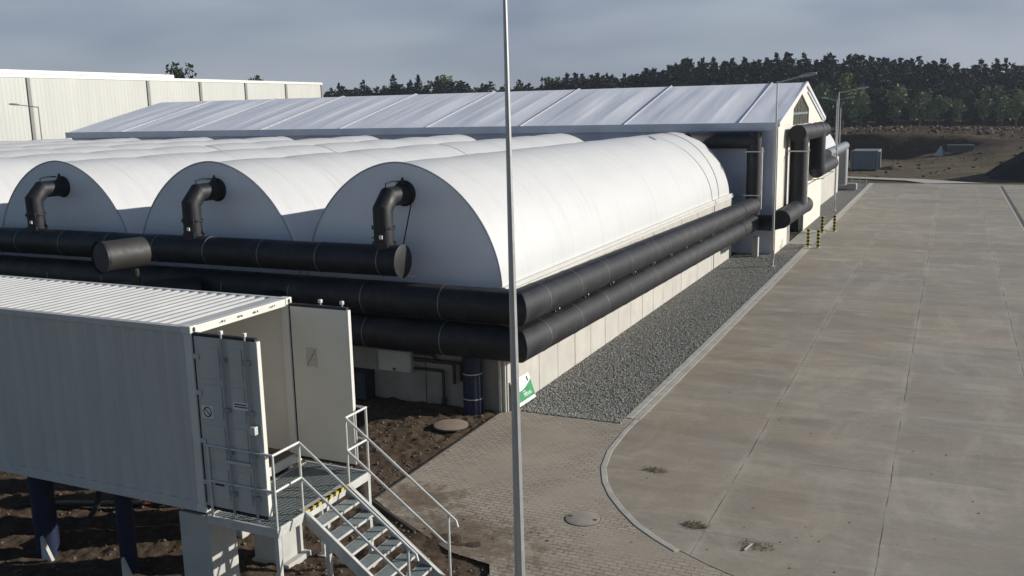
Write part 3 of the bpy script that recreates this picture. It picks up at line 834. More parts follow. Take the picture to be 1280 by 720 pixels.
for (a, b, v) in ((.44,.58,.55),(.45,.64,.63),(.45,.82,.66),(.46,.86,.72)):
    u = a
    while u < b:
        w = random.uniform(.015,.035); sq(mb,u,min(u+w,b),v,v+.035,.008); u += w+.012
mb.build('lettering', M['sign_white'], t)

# ------------------------------------------------------------------ big hall with fabric roof
XH = -8.0; YH0, YH1, YR = 49.3, 67.6, 58.5; ZE, ZR = 6.74, 8.86; XL = -58.3
h = thing('fabric_hall', 'long hall with ridged white fabric roof across the ends of the tunnels', 'hall', (XH,YR,0))
bay = 6.13; seams = [-9.95-bay*i for i in range(9)]
def roof_side(sgn):
    y_e = YH0-.25 if sgn < 0 else YH1+.25
    xs_ = sorted(set([XH+.05, XL] + [s for s in seams if s > XL] + [float(v) for v in np.linspace(XL, XH+.05, 420)]))
    mb = MB(); vs = []; K = 14
    for x in xs_:
        ph = ((x-seams[0])/bay) % 1.0
        bul = .07*math.sin(PI*ph)
        for k in range(K+1):
            q = k/K; y = YR + (y_e-YR)*q; z = ZR + (ZE-.05-ZR)*q
            edge = math.sin(PI*q)**.5 if 0 < q < 1 else 0
            fold = .045*(1-abs(math.sin(4*PI*ph+.25*q)))**3*abs(math.sin(PI*ph))**.3 + .03*math.sin(6*PI*ph+.8*q)
            z += edge*(bul+fold*.6 + .05*nz(x*.8, y*.14, 7)) - .02
            vs.append((x, y, z))
    N = K+1; fs = []
    for i in range(len(xs_)-1):
        for k in range(K): fs.append((i*N+k, i*N+k+1, (i+1)*N+k+1, (i+1)*N+k))
    mb.add(vs, fs); return mb.build('roof', M['hall_roof'], h, 60)
roof_side(-1); roof_side(1)
SEAMM = mat('roof_keder', (.36,.36,.38), .5)
for sx0 in seams:
    if sx0 < XL: continue
    for ye in (YH0-.25, YH1+.25):
        MB().bar((sx0,YR,ZR+.03),(sx0,ye,ZE-.03),.05,.06).build('roof_seam', SEAMM, h, bevel=.012)
mb = MB(); mb.box((XL,YH0-.29,ZE-.42),(XH+.02,YH0-.23,ZE-.02)); mb.build('valance', M['valance'], h)
mb = MB(); mb.box((XL,YH1+.23,ZE-.42),(XH+.02,YH1+.29,ZE-.02)); mb.build('valance', M['valance'], h)
mb = MB(); mb.box((XL+.3,YH0,0),(XH-.25,YH0+.2,ZE-.1)); mb.build('wall', M['hall_fabric'], h)
mb = MB(); mb.box((XL+.3,YH1-.2,0),(XH-.25,YH1,ZE-.1)); mb.build('wall', M['hall_fabric'], h)
MB().prism([(XL+.3,YH0,0),(XL+.3,YH1,0),(XL+.3,YH1,ZE-.1),(XL+.3,YR,ZR-.12),(XL+.3,YH0,ZE-.1)], (.15,0,0)).build('gable_wall', M['hall_white'], h)
# gable wall facing the road, in pieces around the door and window
DO = (53.2,59.2,5.75)
W = [(54.0,6.45),(54.15,7.36),(57.2,8.18),(60.25,7.34),(60.25,6.45)]
mb = MB(); d = (.25,0,0); x = XH-.25
roofz = lambda y: ZE-.1+(ZR-.12-ZE+.1)*(1-abs(y-YR)/(YR-YH0))
mb.prism([(x,YH0,-.1),(x,DO[0],-.1),(x,DO[0],roofz(DO[0])),(x,YH0,roofz(YH0))], d)
mb.prism([(x,DO[1],-.1),(x,YH1,-.1),(x,YH1,roofz(YH1)),(x,60.25,roofz(60.25)),(x,60.25,DO[2]),(x,DO[1],DO[2])], d)
mb.prism([(x,DO[0],DO[2]),(x,60.25,DO[2]),(x,60.25,6.45),(x,DO[0],6.45)], d)
mb.prism([(x,DO[0],6.45),(x,54.0,6.45),(x,54.15,7.36),(x,57.2,8.18),(x,60.25,7.34),(x,60.25,roofz(60.25)),(x,YR,roofz(YR)),(x,DO[0],roofz(DO[0]))], d)
mb.build('gable_wall', M['hall_white'], h)
MB().prism([(x+.12,p[0],p[1]) for p in W], (.03,0,0)).build('window', M['glass_pane'], h)
win = h.children[-1]
mb = MB(); mb.box((x+.16,53.98,7.02),(x+.2,60.3,7.14))
for yy in (55.1,56.2,57.3,58.4,59.4): mb.box((x+.155,yy-.02,6.45),(x+.175,yy+.02,roofz(yy)-.6))
mb.build('mullion', M['grey_box'], win)
# door opening
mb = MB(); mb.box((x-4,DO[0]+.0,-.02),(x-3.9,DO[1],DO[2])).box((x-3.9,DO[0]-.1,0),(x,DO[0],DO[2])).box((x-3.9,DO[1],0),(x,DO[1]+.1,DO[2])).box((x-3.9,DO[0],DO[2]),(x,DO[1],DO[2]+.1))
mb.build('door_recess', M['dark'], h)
mb = MB(); mb.box((XH,DO[0]-.02,0),(XH+.05,DO[0]+.10,DO[2])).box((XH,DO[1]-.1,0),(XH+.05,DO[1]+.02,DO[2])).box((XH,DO[0]+.45,0),(XH+.04,DO[0]+.58,DO[2]))
mb.build('door_track', M['seam_white'], h)
# bargeboards
for sgn, ye in ((-1,YH0-.25),(1,YH1+.25)):
    mb = MB(); mb.bar((XH+.06,YR,ZR-.07),(XH+.06,ye,ZE-.13),.10,.22); mb.build('gable_trim', M['seam_white'], h)
mb = MB(); mb.prism([(XH+.03,YH1-1.0,ZE-.2),(XH+.03,YH1+.25,ZE-.28),(XH+.03,YR+1.2,ZR-.55),(XH+.03,YR+.6,ZR-.55)], (.04,0,0)); mb.build('gable_flap', M['valance'], h)
tag(MB().box((-8.95,48.15,0),(-8.66,48.5,1.0)).build('marker_post', M['concrete_block'], bevel=.02), 'short grey concrete post standing in the gravel by the hall wall', 'post')

# far tunnel beyond the hall
b2 = thing('concrete_building', 'far concrete base wall beyond the hall', 'concrete building', (-8.85,68,0))
mb = MB(); y = 67.8
while y < 86: mb.box((-9.1,y+.012,-.2),(-8.85,min(y+1.372,86.6)-.012,3.1)); y += 1.372
mb.box((-40,67.8,-.2),(-9.11,86.6,3.1)); mb.build('side_wall', M['concrete_wall'], b2)
t = thing('fabric_tunnel', 'white fabric tunnel beyond the hall, partly hidden by the gable pipes', 'fabric tunnel', (-11.9,68,3.1), 'white fabric tunnels side by side')
cover_mesh(-11.9, 67.9, 86.3, 3.1, .004, 18.4, 55, M['membrane'], t); end_wall(-11.9, 67.9, 3.11, t); end_wall(-11.9, 86.3, 3.11, t, .08, 'membrane')

# ------------------------------------------------------------------ white warehouse at the left
XB = -72.0; ZB = 11.55
wt = thing('warehouse', 'big cream corrugated warehouse behind the left end of the hall', 'warehouse', (XB,70,0))
mb = MB(); vs = []; fs = []
y = 14.0; p = .42; prof_ = []
while y < 99.0:
    prof_ += [(y,0),(y+.2,0),(y+.25,-.012),(y+.37,-.012)]; y += p
prof_.append((99.2,0))
for (yy, dx) in prof_: vs += [(XB+dx,yy,0),(XB+dx,yy,ZB-.3)]
for i in range(len(prof_)-1): fs.append((2*i,2*i+2,2*i+3,2*i+1))
mb.add(vs, fs); o = mb.build('cladding', M['cladding'], wt, fix=False)
MB().box((XB-40,14,0),(XB-.2,99.1,ZB-.35)).build('core', M['cladding'], wt)
MB().box((XB-.5,13.9,ZB-.3),(XB+.06,99.3,ZB-.02)).build('eave_trim', M['galv'], wt)
MB().box((XB-8,13.9,ZB-.015),(XB+.12,74.2,ZB+.32)).build('parapet', M['parapet'], wt, bevel=.03)
for yy in (57.3,70.7,77.9,85.0,92.1,99.15,43.6,30):
    MB().box((XB+.002,yy-.16,0),(XB+.1,yy+.16,ZB-.31)).build('downpipe', mat('downpipe_grey',(.20,.20,.19),.6) if 'downpipe_grey' not in bpy.data.materials else bpy.data.materials['downpipe_grey'], wt)

# ------------------------------------------------------------------ container, doors, platform
CX = -9.94; Y0, Y1 = 10.14, 12.50; Z0, Z1 = 1.70, 4.60; CL = 12.19
c = thing('shipping_container', 'white shipping container on supports with both end doors open', 'container', (CX,Y0,Z0))
XE = CX-CL
# side walls with shallow corrugation
def corr_side(y, sgn):
    mb = MB(); vs = []; fs = []; x = XE+.16; pr_ = []
    while x < CX-.2:
        pr_ += [(x,0),(x+.072,0),(x+.140,.034),(x+.212,.034)]; x += .28
    pr_.append((CX-.15,0))
    pr_ = [q for q in pr_ if q[0] <= CX-.15]
    for (xx, dy) in pr_: vs += [(xx,y+sgn*dy,Z0+.15),(xx,y+sgn*dy,Z1-.10)]
    for i in range(len(pr_)-1): fs.append((2*i,2*i+2,2*i+3,2*i+1))
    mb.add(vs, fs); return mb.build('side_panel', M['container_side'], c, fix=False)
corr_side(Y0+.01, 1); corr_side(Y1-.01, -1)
mb = MB(); mb.box((XE+.1,Y0+.06,Z0+.12),(CX-.05,Y1-.06,Z0+.17)); mb.build('floor', mat('ply_floor',(.16,.12,.085),.7), c)
# inner lining
mb = MB(); mb.box((XE+.1,Y1-.075,Z0+.17),(CX-.06,Y1-.055,Z1-.12)); mb.build('lining', M['door_inner'], c)
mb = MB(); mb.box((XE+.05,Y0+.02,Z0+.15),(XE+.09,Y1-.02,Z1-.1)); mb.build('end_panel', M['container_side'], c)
# roof with transverse corrugations
mb = MB(); vs = []; fs = []; x = XE+.3; pr_ = [(XE+.1,0)]
while x < CX-.45:
    pr_ += [(x,0),(x+.07,0),(x+.10,-.03),(x+.17,-.03),(x+.21,0)]; x += .21
pr_.append((CX-.12,0))
zt = Z1-.012
ylist = [Y0+.05, Y0+.10, Y0+.13, Y1-.13, Y1-.10, Y1-.05]; kf = [0,0,1,1,0,0]
for (xx, dz) in pr_:
    for yy, k in zip(ylist, kf): vs.append((xx,yy,zt+dz*k))
N = len(ylist)
for i in range(len(pr_)-1):
    for k in range(N-1): fs.append((i*N+k, i*N+k+1, (i+1)*N+k+1, (i+1)*N+k))
mb.add(vs, fs); mb.build('roof', mat('roof_paint', (.47,.47,.45), .5, 0, 1.5, .07), c)
# frame
mb = MB()
mb.box((XE+.1,Y0+.0,Z1-.11),(CX-.14,Y0+.055,Z1-.014)).box((XE+.1,Y1-.055,Z1-.11),(CX-.14,Y1,Z1-.014))
mb.box((XE+.1,Y0,Z0+.0),(CX-.14,Y0+.055,Z0+.16)).box((XE+.1,Y1-.055,Z0+.0),(CX-.14,Y1,Z0+.16))
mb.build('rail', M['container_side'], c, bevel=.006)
for x in (XE, CX-.14):
    for y in (Y0, Y1-.13):
        MB().box((x,y,Z0+.12),(x+.14,y+.13,Z1-.12)).build('corner_post', M['white_paint'], c, bevel=.008)
for x in (XE, CX-.175):
    for y in (Y0-.005, Y1-.155):
        for z in (Z0, Z1-.12):
            cc = MB().box((x,y,z),(x+.178,y+.16,z+.12)).build('corner_casting', M['white_paint'], c, bevel=.012)
            mb = MB(); xo = x+.1785 if x > -15 else x-.0005
            mb.prism([(xo,y+.08+.03*math.cos(k*PI/6),z+.06+.04*math.sin(k*PI/6)) for k in range(12)], (.002,0,0)); mb.build('hole', M['seal'], cc)
hb = MB().box((CX-.13,Y0+.156,Z1-.135),(CX-.005,Y1-.156,Z1-.01)).build('header_beam', M['white_paint'], c, bevel=.008)
mb = MB()
for yc in (Y0+.62,Y0+1.02,Y0+1.38,Y0+1.80):
    for k in range(4):
        yy = yc+k*.035+random.uniform(-.006,.006); zz = Z1-.072+random.uniform(-.008,.008)
        mb.box((CX-.005,yy,zz-.016),(CX-.002,yy+random.uniform(.012,.028),zz+random.uniform(.006,.02)))
mb.build('stencil', M['black'], hb)
MB().box((CX-.13,Y0+.156,Z0+.01),(CX-.005,Y1-.156,Z0+.165)).build('sill', M['white_paint'], c, bevel=.008)
# doors, open at right angles
def door(y, outer, name_lab):
    """door leaf lying along +x from the post; outer = -1 if its outside faces the camera"""
    x0, x1 = CX+.02, CX+1.16; z0, z1 = Z0+.12, Z1-.14; th = .05
    ya, yb = (y-th/2, y+th/2)
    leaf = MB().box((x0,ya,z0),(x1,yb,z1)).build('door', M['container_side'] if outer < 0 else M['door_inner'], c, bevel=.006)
    if name_lab: leaf['label'] = name_lab
    yo = ya-.001 if outer < 0 else yb+.001      # outside face
    o = -1 if outer < 0 else 1
    # rim: edge strip and gasket
    MB().box((x1+.002,ya-.005,z0),(x1+.03,yb+.02,z1)).build('edge_strip', M['white_paint'], leaf)
    MB().box((x0-.01,ya-.006,z1+.002),(x1+.0,yb+.012,z1+.045)).build('gasket', M['seal'], leaf)
    MB().box((x0-.01,ya-.006,z0-.045),(x1,yb+.012,z0-.002)).build('gasket', M['seal'], leaf)
    MB().box((x0-.035,ya-.004,z0+.05),(x0-.003,yb,z1)).build('gasket', M['seal'], leaf)
    # pressed panels
    for (a, b) in ((.12,.62),(.72,1.30),(1.40,1.92),(2.02,2.5)):
        for (u, v) in ((.10,.46),(.64,.88)):
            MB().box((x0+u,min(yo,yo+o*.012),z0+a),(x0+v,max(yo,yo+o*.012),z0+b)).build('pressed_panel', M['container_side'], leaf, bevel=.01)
    for u in (.56,.99):
        r = MB().tube([(x0+u,yo+o*.045,z0-.09),(x0+u,yo+o*.045,z1+.12)], .018, 10).build('locking_bar', M['bar_grey'], leaf, 30)
        for zz in (z0+.25,z0+.9,z0+1.55,z0+2.3): MB().box((x0+u-.05,min(yo,yo+o*.075),zz),(x0+u+.05,max(yo,yo+o*.075),zz+.06)).build('bar_guide', M['bar_grey'], leaf, bevel=.006)
        for zz in (z1+.07,z0-.10): MB().box((x0+u-.03,yo+o*.045-.028,zz),(x0+u+.03,yo+o*.045+.028,zz+.06)).build('cam', M['galv'], leaf, bevel=.008)
    for zz in (z0+.35,z0+1.0,z0+1.75,z0+2.3):
        MB().box((x0-.06,min(yo-o*.02,yo+o*.03),zz),(x0+.09,max(yo-o*.02,yo+o*.03),zz+.07)).build('hinge', M['container_side'], leaf, bevel=.006)
    MB().box((x0+.5,min(yo+o*.07,yo+o*.095),z0+.78),(x0+.95,max(yo+o*.07,yo+o*.095),z0+.82)).build('handle', M['galv'], leaf, bevel=.005)
    MB().box((x0+1.02,min(yo+o*.03,yo+o*.11),z0+1.28),(x0+1.11,max(yo+o*.03,yo+o*.11),z0+1.40)).build('lock_box', M['galv'], leaf, bevel=.005)
    return leaf, x0, z0, yo
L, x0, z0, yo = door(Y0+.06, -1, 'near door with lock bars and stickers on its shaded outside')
def plate(mb, x, z, w, hh, d): return mb.box((x,yo-d-.002,z),(x+w,yo-d,z+hh))
pl = plate(MB(), x0+.06, z0+1.40, .22, .20, .014).build('sticker', M['litter_white'], L)
mb = MB(); cx_, cz_ = x0+.17, z0+1.50
for k in range(24):
    a, b = 2*PI*k/24, 2*PI*(k+1)/24
    mb.add([(cx_+.08*math.cos(a),yo-.0175,cz_+.08*math.sin(a)),(cx_+.08*math.cos(b),yo-.0175,cz_+.08*math.sin(b)),(cx_+.062*math.cos(b),yo-.0175,cz_+.062*math.sin(b)),(cx_+.062*math.cos(a),yo-.0175,cz_+.062*math.sin(a))], [(0,1,2,3)])
mb.add([(cx_-.055,yo-.018,cz_+.043),(cx_-.043,yo-.018,cz_+.055),(cx_+.055,yo-.018,cz_-.043),(cx_+.043,yo-.018,cz_-.055)], [(0,1,2,3)])
mb.build('symbol', M['black'], pl)
pl = plate(MB(), x0+.66, z0+1.60, .29, .115, .014).build('sticker', M['litter_white'], L)
mb = MB()
for v in (.035,.072):
    u = .03
    while u < .25:
        w = random.uniform(.01,.022); plate(mb, x0+.66+u, z0+1.60+v, w, .02, .017); u += w+.006
mb.build('lettering', M['black'], pl)
plate(MB(), x0+.20, z0+.36, .17, .05, .014).build('data_plate', M['black'], L)
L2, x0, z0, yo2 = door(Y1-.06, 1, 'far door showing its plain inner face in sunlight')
hold = MB().box((x0+.28,Y1-.092,z0+1.62),(x0+.50,Y1-.087,z0+1.95)).build('paper_pocket', mat('pocket',(.46,.43,.37),.5), L2)
MB().bar((x0+.30,Y1-.094,z0+1.65),(x0+.48,Y1-.094,z0+1.92),.012,.003).build('pocket_tear', M['iron'], hold)

# concrete supports
for (y, lb) in ((10.22,'concrete support block under the near container corner'),(11.85,'concrete support block under the far container corner')):
    t = thing('support_block', 'tall ' + lb, 'concrete block', (-10.25,y,0), 'concrete support blocks under the container end')
    MB().box((-10.58,y,-.1),(-9.97,y+.58,1.60)).build('block', M['concrete_block'], t, bevel=.02)
    MB().box((-10.62,y-.04,-.1),(-9.84,y+.62,.06)).build('pad', M['concrete_block'], t, bevel=.02)
    MB().box((-10.5,y+.05,1.601),(-10.05,y+.5,1.695)).build('shim', M['iron'], t)
for (x, y, r, lb) in ((-14.35,10.75,.20,'thick dark blue pipe post under the container, left one'),(-12.3,10.7,.14,'slimmer dark blue pipe post under the container, right one')):
    t = thing('pipe_post', lb, 'post', (x,y,0), 'blue pipe posts under the container')
    MB().tube([(x,y,-.1),(x,y,1.69)], r, 24).build('post', M['blue'], t, 30)
    mb = MB(); mb.prism([(x+r,y-.3,.0),(x+r+.25,y-.3,.0),(x+r+.02,y-.3,.42)], (0,.06,0)); mb.build('foot_plate', M['concrete_block'], t)
for (x, y, lb) in ((-21.5,10.4,'concrete support block under the far end of the container, near side'),(-21.5,11.8,'concrete support block under the far end of the container, far side')):
    t = thing('support_block', 'tall ' + lb, 'concrete block', (x,y,0)); MB().box((x-.3,y,-.1),(x+.3,y+.58,1.695)).build('block', M['concrete_block'], t, bevel=.02)
# hose and litter under the container
tag(MB().tube([(-13.75,11.4,1.5),(-13.55,11.3,1.1),(-13.6,11.25,.75),(-13.85,11.3,.5)], .05, 10).build('hose', M['pipe'], smooth=30), 'curved grey hose hanging under the container', 'hose')
def scrap(x, y, m, s, lb):
    mb = MB(); n = 7; z = soil_z(x, y)+.03
    vs = [(x+s*random.uniform(.6,1.2)*math.cos(2*PI*k/n), y+.6*s*random.uniform(.6,1.2)*math.sin(2*PI*k/n), z+random.uniform(0,.08)) for k in range(n)]+[(x,y,z+.06)]
    mb.add(vs, [(k,(k+1)%n,n) for k in range(n)]); o = mb.build('litter', m); o.modifiers.new('solid','SOLIDIFY').thickness = .004
    tag(o, lb, 'litter', 'litter on the soil under the container')
scrap(-14.2,13.6,M['litter_white'],.17,'crumpled white plastic scrap on soil under the container')
scrap(-14.1,12.8,M['litter_red'],.12,'small red scrap lying on the soil under the container')
scrap(-13.6,14.6,mat('scrap_yellow',(.45,.42,.18),.6),.25,'yellowish sheet of litter on the soil behind the hose')
tag(MB().bar((-11.2,11.6,.06),(-11.0,11.45,.05),.03,.02).build('stick', M['wood']), 'thin pale stick lying on the soil beside the support block', 'stick')

for (x, y, hh, lb) in ((-12.6,13.1,1.45,'added concrete block casting a shadow band behind the container, nearest the door'),(-13.3,14.1,1.5,'added concrete block casting a shadow band behind the container, middle one'),(-14.6,14.4,1.5,'added concrete block casting a shadow band behind the container, farthest from the door'),(-11.75,12.75,1.2,'short added block casting a shadow band from the far edge of the container')):  # added shadow casters, mostly hidden; they carry nothing and stripe the soil
    t = thing('support_block', lb, 'concrete block', (x,y,0), 'added shadow casting blocks behind the container')
    MB().box((x-.32,y-.24,-.1),(x+.32,y+.24,hh)).build('block', M['concrete_block'], t, bevel=.02)
    MB().box((x-.4,y-.3,hh+.001),(x+.4,y+.3,hh+.06)).build('cap', M['concrete_block'], t, bevel=.01)
tag(MB().tube([(-16.5,11.9,.07),(-14.4,12.7,.08),(-12.2,13.9,.06)], .06, 12).build('hose', M['seal'], smooth=30), 'thin dark hose lying on the soil under the container', 'hose')
# platform and stair
PX0, PX1, PY0, PY1, PZ = -9.90, -8.574, 10.12, 12.56, 1.67
s = thing('access_stair', 'galvanised steel platform with grating and stairs at the container doors', 'steel stairs', (PX1,PY0,0))
mb = MB()
n = int((PY1-PY0-.08)/.052)
for i in range(n+1):
    y = PY0+.05+i*.052; mb.box((PX0+.04,y-.010,PZ-.03),(PX1-.04,y+.010,PZ))
for j in range(16):
    x = PX0+.06+j*(PX1-PX0-.12)/15; mb.box((x-.004,PY0+.04,PZ-.016),(x+.004,PY1-.04,PZ-.003))
mb.build('grating', M['grating'], s)
mb = MB(); zz = PZ+.012
mb.box((PX0,PY0,PZ-.13),(PX1,PY0+.04,zz)).box((PX0,PY1-.04,PZ-.13),(PX1,PY1,zz)).box((PX1-.04,PY0+.041,PZ-.13),(PX1,PY1-.041,zz)).box((PX0,PY0+.041,PZ-.13),(PX0+.04,PY1-.041,zz-.012))
mb.box((PX0+.6,PY0+.041,PZ-.11),(PX0+.65,PY1-.041,PZ-.032))
mb.build('platform_frame', M['galv'], s, bevel=.004)
for (x, y) in ((PX1-.04,PY0+.04),(PX1-.04,PY1-.04),(PX1-.04,11.35),(PX0+.3,PY1-.04)):
    l = MB().bar((x,y,0),(x,y,PZ-.13),.07).build('leg', M['galv'], s)
    MB().box((x-.09,y-.09,-.01),(x+.09,y+.09,.012)).build('foot_plate', M['galv'], l)
SY0, SY1 = 10.78, 11.93
mb = MB(); mb.box((PX1-.14,SY0+.02,PZ+.001),(PX1+.003,SY1-.02,PZ+.016)); ws = mb.build('edge_tread', M['galv'], s)
mb = MB(); mk = MB(); k = 0; y = SY0+.03
while y < SY1-.05:
    (mb if k % 2 == 0 else mk).add([(PX1-.05,y,PZ+.020),(PX1+.004,y,PZ+.020),(PX1+.004,min(y+.075,SY1-.03)+.03,PZ+.020),(PX1-.05,min(y+.075,SY1-.03)+.03,PZ+.020)], [(0,1,2,3)])
    (mb if k % 2 == 0 else mk).add([(PX1+.006,y,PZ+.020),(PX1+.006,y,PZ-.03),(PX1+.006,min(y+.075,SY1-.03),PZ-.03),(PX1+.006,min(y+.075,SY1-.03),PZ+.020)], [(0,1,2,3)])
    y += .075; k += 1
mb.build('warning_stripe', M['yellow'], ws); mk.build('warning_stripe', M['black'], ws)
NST = 8; run = .253; rise = PZ/(NST+1)
slope = rise/run
xb = PX1+run*(NST+.6)
for y in (SY0-.005, SY1+.005):
    top = Vector((PX1,y,PZ-.08)); bot = Vector((PX1+(PZ-.08)/slope,y,.0))
    mb = MB(); w = .014
    mb.prism([(PX1-.0,y-w/2,PZ+.03),(PX1-.0,y-w/2,PZ-.20),(PX1+(PZ-.20)/slope,y-w/2,0),(PX1+(PZ+.03)/slope,y-w/2,0)], (0,w,0))
    sg = -1 if y < 11 else 1
    dn = Vector((1,0,-slope)).normalized()
    mb.bar((PX1,y-sg*.027,PZ+.02),(PX1+(PZ+.02)/slope-.05,y-sg*.027,.03),.045,.012)
    mb.build('stringer', M['galv'], s)
for i in range(NST):
    z = PZ-rise*(i+1); x0 = PX1+run*i+.02; x1 = x0+run-.01
    f = MB(); f.box((x0,SY0+.01,z-.035),(x0+.006,SY1-.01,z)).box((x1-.012,SY0+.01,z-.04),(x1,SY1-.01,z+.003))
    f.box((x0+.007,SY0+.01,z-.035),(x1-.013,SY0+.016,z)).box((x0+.007,SY1-.016,z-.035),(x1-.013,SY1-.01,z))
    tr = f.build('tread', M['galv'], s)
    b = MB(); nn = 6
    for k in range(nn): xx = x0+.02+k*(x1-x0-.045)/(nn-1); b.box((xx-.010,SY0+.017,z-.03),(xx+.010,SY1-.017,z-.001))
    for k in range(12): yy = SY0+.05+k*(SY1-SY0-.1)/11; b.box((x0+.007,yy-.003,z-.014),(x1-.013,yy+.003,z-.003))
    b.build('tread_grating', M['grating'], tr)
# rails
RH, MH = 1.13, .575; rw = .042
def rail(pts, w=rw):
    mb = MB()
    mb.tube(pts, w/2, 10); return mb.build('handrail', M['galv'], s, 30)
def post(x, y, z0_, z1_):
    return MB().tube([(x,y,z0_),(x,y,z1_)], .021, 10).build('rail_post', M['galv'], s, 30)
# near side of the platform
post(PX1-.02,PY0+.02,PZ-.1,PZ+RH); post(PX0+.1,PY0+.02,PZ-.1,PZ+RH)
rail([(PX0+.05,PY0+.02,PZ+RH),(PX1-.02,PY0+.02,PZ+RH),(PX1-.02,SY0-.03,PZ+RH)]); rail([(PX0+.05,PY0+.02,PZ+MH),(PX1-.02,PY0+.02,PZ+MH),(PX1-.02,SY0-.03,PZ+MH)])
post(PX1-.02,SY0-.03,PZ-.05,PZ+RH)
post(PX1-.02,SY1+.03,PZ-.05,PZ+RH); post(PX1-.02,PY1-.02,PZ-.1,PZ+RH)
rail([(PX1-.02,SY1+.03,PZ+RH),(PX1-.02,PY1-.02,PZ+RH),(PX1-.32,PY1+.0,PZ+RH)]); rail([(PX1-.02,SY1+.03,PZ+MH),(PX1-.02,PY1-.02,PZ+MH),(PX1-.32,PY1,PZ+MH)])
for y in (SY0-.03, SY1+.03):
    xe = PX1+1.94; dz = slope*(xe-PX1)
    rail([(PX1-.02,y,PZ+RH),(xe,y,PZ+RH-dz),(xe+.03,y,PZ+RH-dz-.10)])
    rail([(PX1-.02,y,PZ+MH),(xe-.13,y,PZ+MH-slope*(xe-PX1-.13))])
    post(xe-.13,y,PZ-slope*(xe-PX1-.13)-.06,PZ+RH-slope*(xe-PX1-.13))
    MB().box((xe-.2,y-.06,PZ-slope*(xe-PX1)-.02),(xe-.06,y+.06,PZ-slope*(xe-PX1)+.0)).build('rail_clamp', M['galv'], s)

# ------------------------------------------------------------------ lamp posts
def lamp_head(mb, p, d):
    p = Vector(p); d = Vector(d).normalized(); up = Vector((0,0,1)); r = d.cross(up).normalized(); u = r.cross(d)
    sec = [(0,.055,.06),(.12,.09,.09),(.38,.16,.11),(.62,.17,.09),(.78,.10,.05)]
    vs = []; fs = []; n = 10
    for (t_, w, hh) in sec:
        for k in range(n):
            a = 2*PI*k/n; vs.append(p+d*t_+r*(w*math.cos(a))+u*(hh*math.sin(a)*(1 if math.sin(a) > 0 else .5)))
    for i in range(len(sec)-1):
        for k in range(n): fs.append((i*n+k, i*n+(k+1)%n, (i+1)*n+(k+1)%n, (i+1)*n+k))
    fs += [tuple(range(n)), tuple(range((len(sec)-1)*n, len(sec)*n))]
    mb.add(vs, fs)
def lamp(x, y, hgt, arms, label, r0=.085, r1=.04, lean=(0,0), z0=0):
    t = thing('lamp_post', label, 'lamp post', (x,y,z0), 'galvanised lamp posts')
    top = (x+lean[0], y+lean[1], hgt)
    MB().tube([(x,y,z0-.1),top], [r0,r1], 8).build('pole', M['pole_metal'], t, 20)
    MB().box((x-.16,y-.16,z0-.02),(x+.16,y+.16,z0+.02)).build('base_plate', M['pole_metal'], t)
    MB().box((x+r0-.03,y-.05,z0+.35),(x+r0+.012,y+.05,z0+.8)).build('hatch', M['pole_metal'], t)
    for (dx, dy, rise_) in arms:
        L_ = math.hypot(dx, dy); e = (top[0]+dx, top[1]+dy, hgt+rise_)
        a = MB().tube([(top[0],top[1],hgt-.05),e], [.035,.028], 8).build('arm', M['pole_metal'], t, 30)
        mb = MB(); lamp_head(mb, e, (dx/L_*1.0, dy/L_*1.0, rise_/L_*.9)); hd = mb.build('lamp_head', M['lamp_grey'], t, 40)
        d = Vector((dx/L_,dy/L_,rise_/L_)); q = Vector(e)+d*.42
        MB().lathe((q.x,q.y,q.z-.045), [(.09,-.012),(.1,0)], 12).build('lens', M['glass_lens'], hd)
    return t
lamp(-5.30,11.42,10.0,[(1.1,0,.2)],'tall lamp post standing close in front of the tunnel, its top out of sight',.088,.022,(-.05,.0))
lamp(-7.48,45.45,8.64,[(.95,0,.18)],'lamp post in the gravel in front of the hall corner',.075,.034)
lamp(-7.42,70.9,8.38,[(1.15,0,.16)],'lamp post in the far gravel strip behind the bollards',.075,.036)
lamp(-9.9,93.2,7.9,[(.75,.0,.12),(-.75,0,.12)],'double armed lamp post at the far end of the road',.09,.05)
lamp(-12.1,118,7.1,[(.12,-.25,.2)],'far thin lamp post with short top beyond the road end',.1,.06)
lamp(-63.0,50.8,8.65,[(-1.0,-.75,.14)],'lamp post in front of the cream warehouse',.06,.045)

# bollards
def bollard():
    t = thing('bollard', 'x', 'bollard', (0,0,0), 'striped bollards at the hall door')
    MB().lathe((0,0,0), [(.085,-.05),(.085,.98),(.07,1.0)], 16).build('tube', M['yellow'], t, 30)
    for k in range(5): MB().lathe((0,0,.10+k*.19), [(.088,0),(.088,.10)], 16).build('stripe', M['black'], t, 30)
    MB().box((-.13,-.13,-.02),(.13,.13,.015)).build('base_plate', M['galv'], t)
    return t
b0 = None
for (x, y, lb) in ((-6.75,52.35,'nearer side of the hall door, next to the wall'),(-6.2,52.1,'nearer side of the hall door, next to the road'),(-6.75,58.5,'far side of the hall door, next to the wall'),(-6.15,59.3,'far side of the hall door, next to the road')):
    o = bollard() if b0 is None else copy_tree(b0)
    if b0 is None: b0 = o
    o.location = (x,y,0); o['label'] = 'yellow black striped bollard on the ' + lb

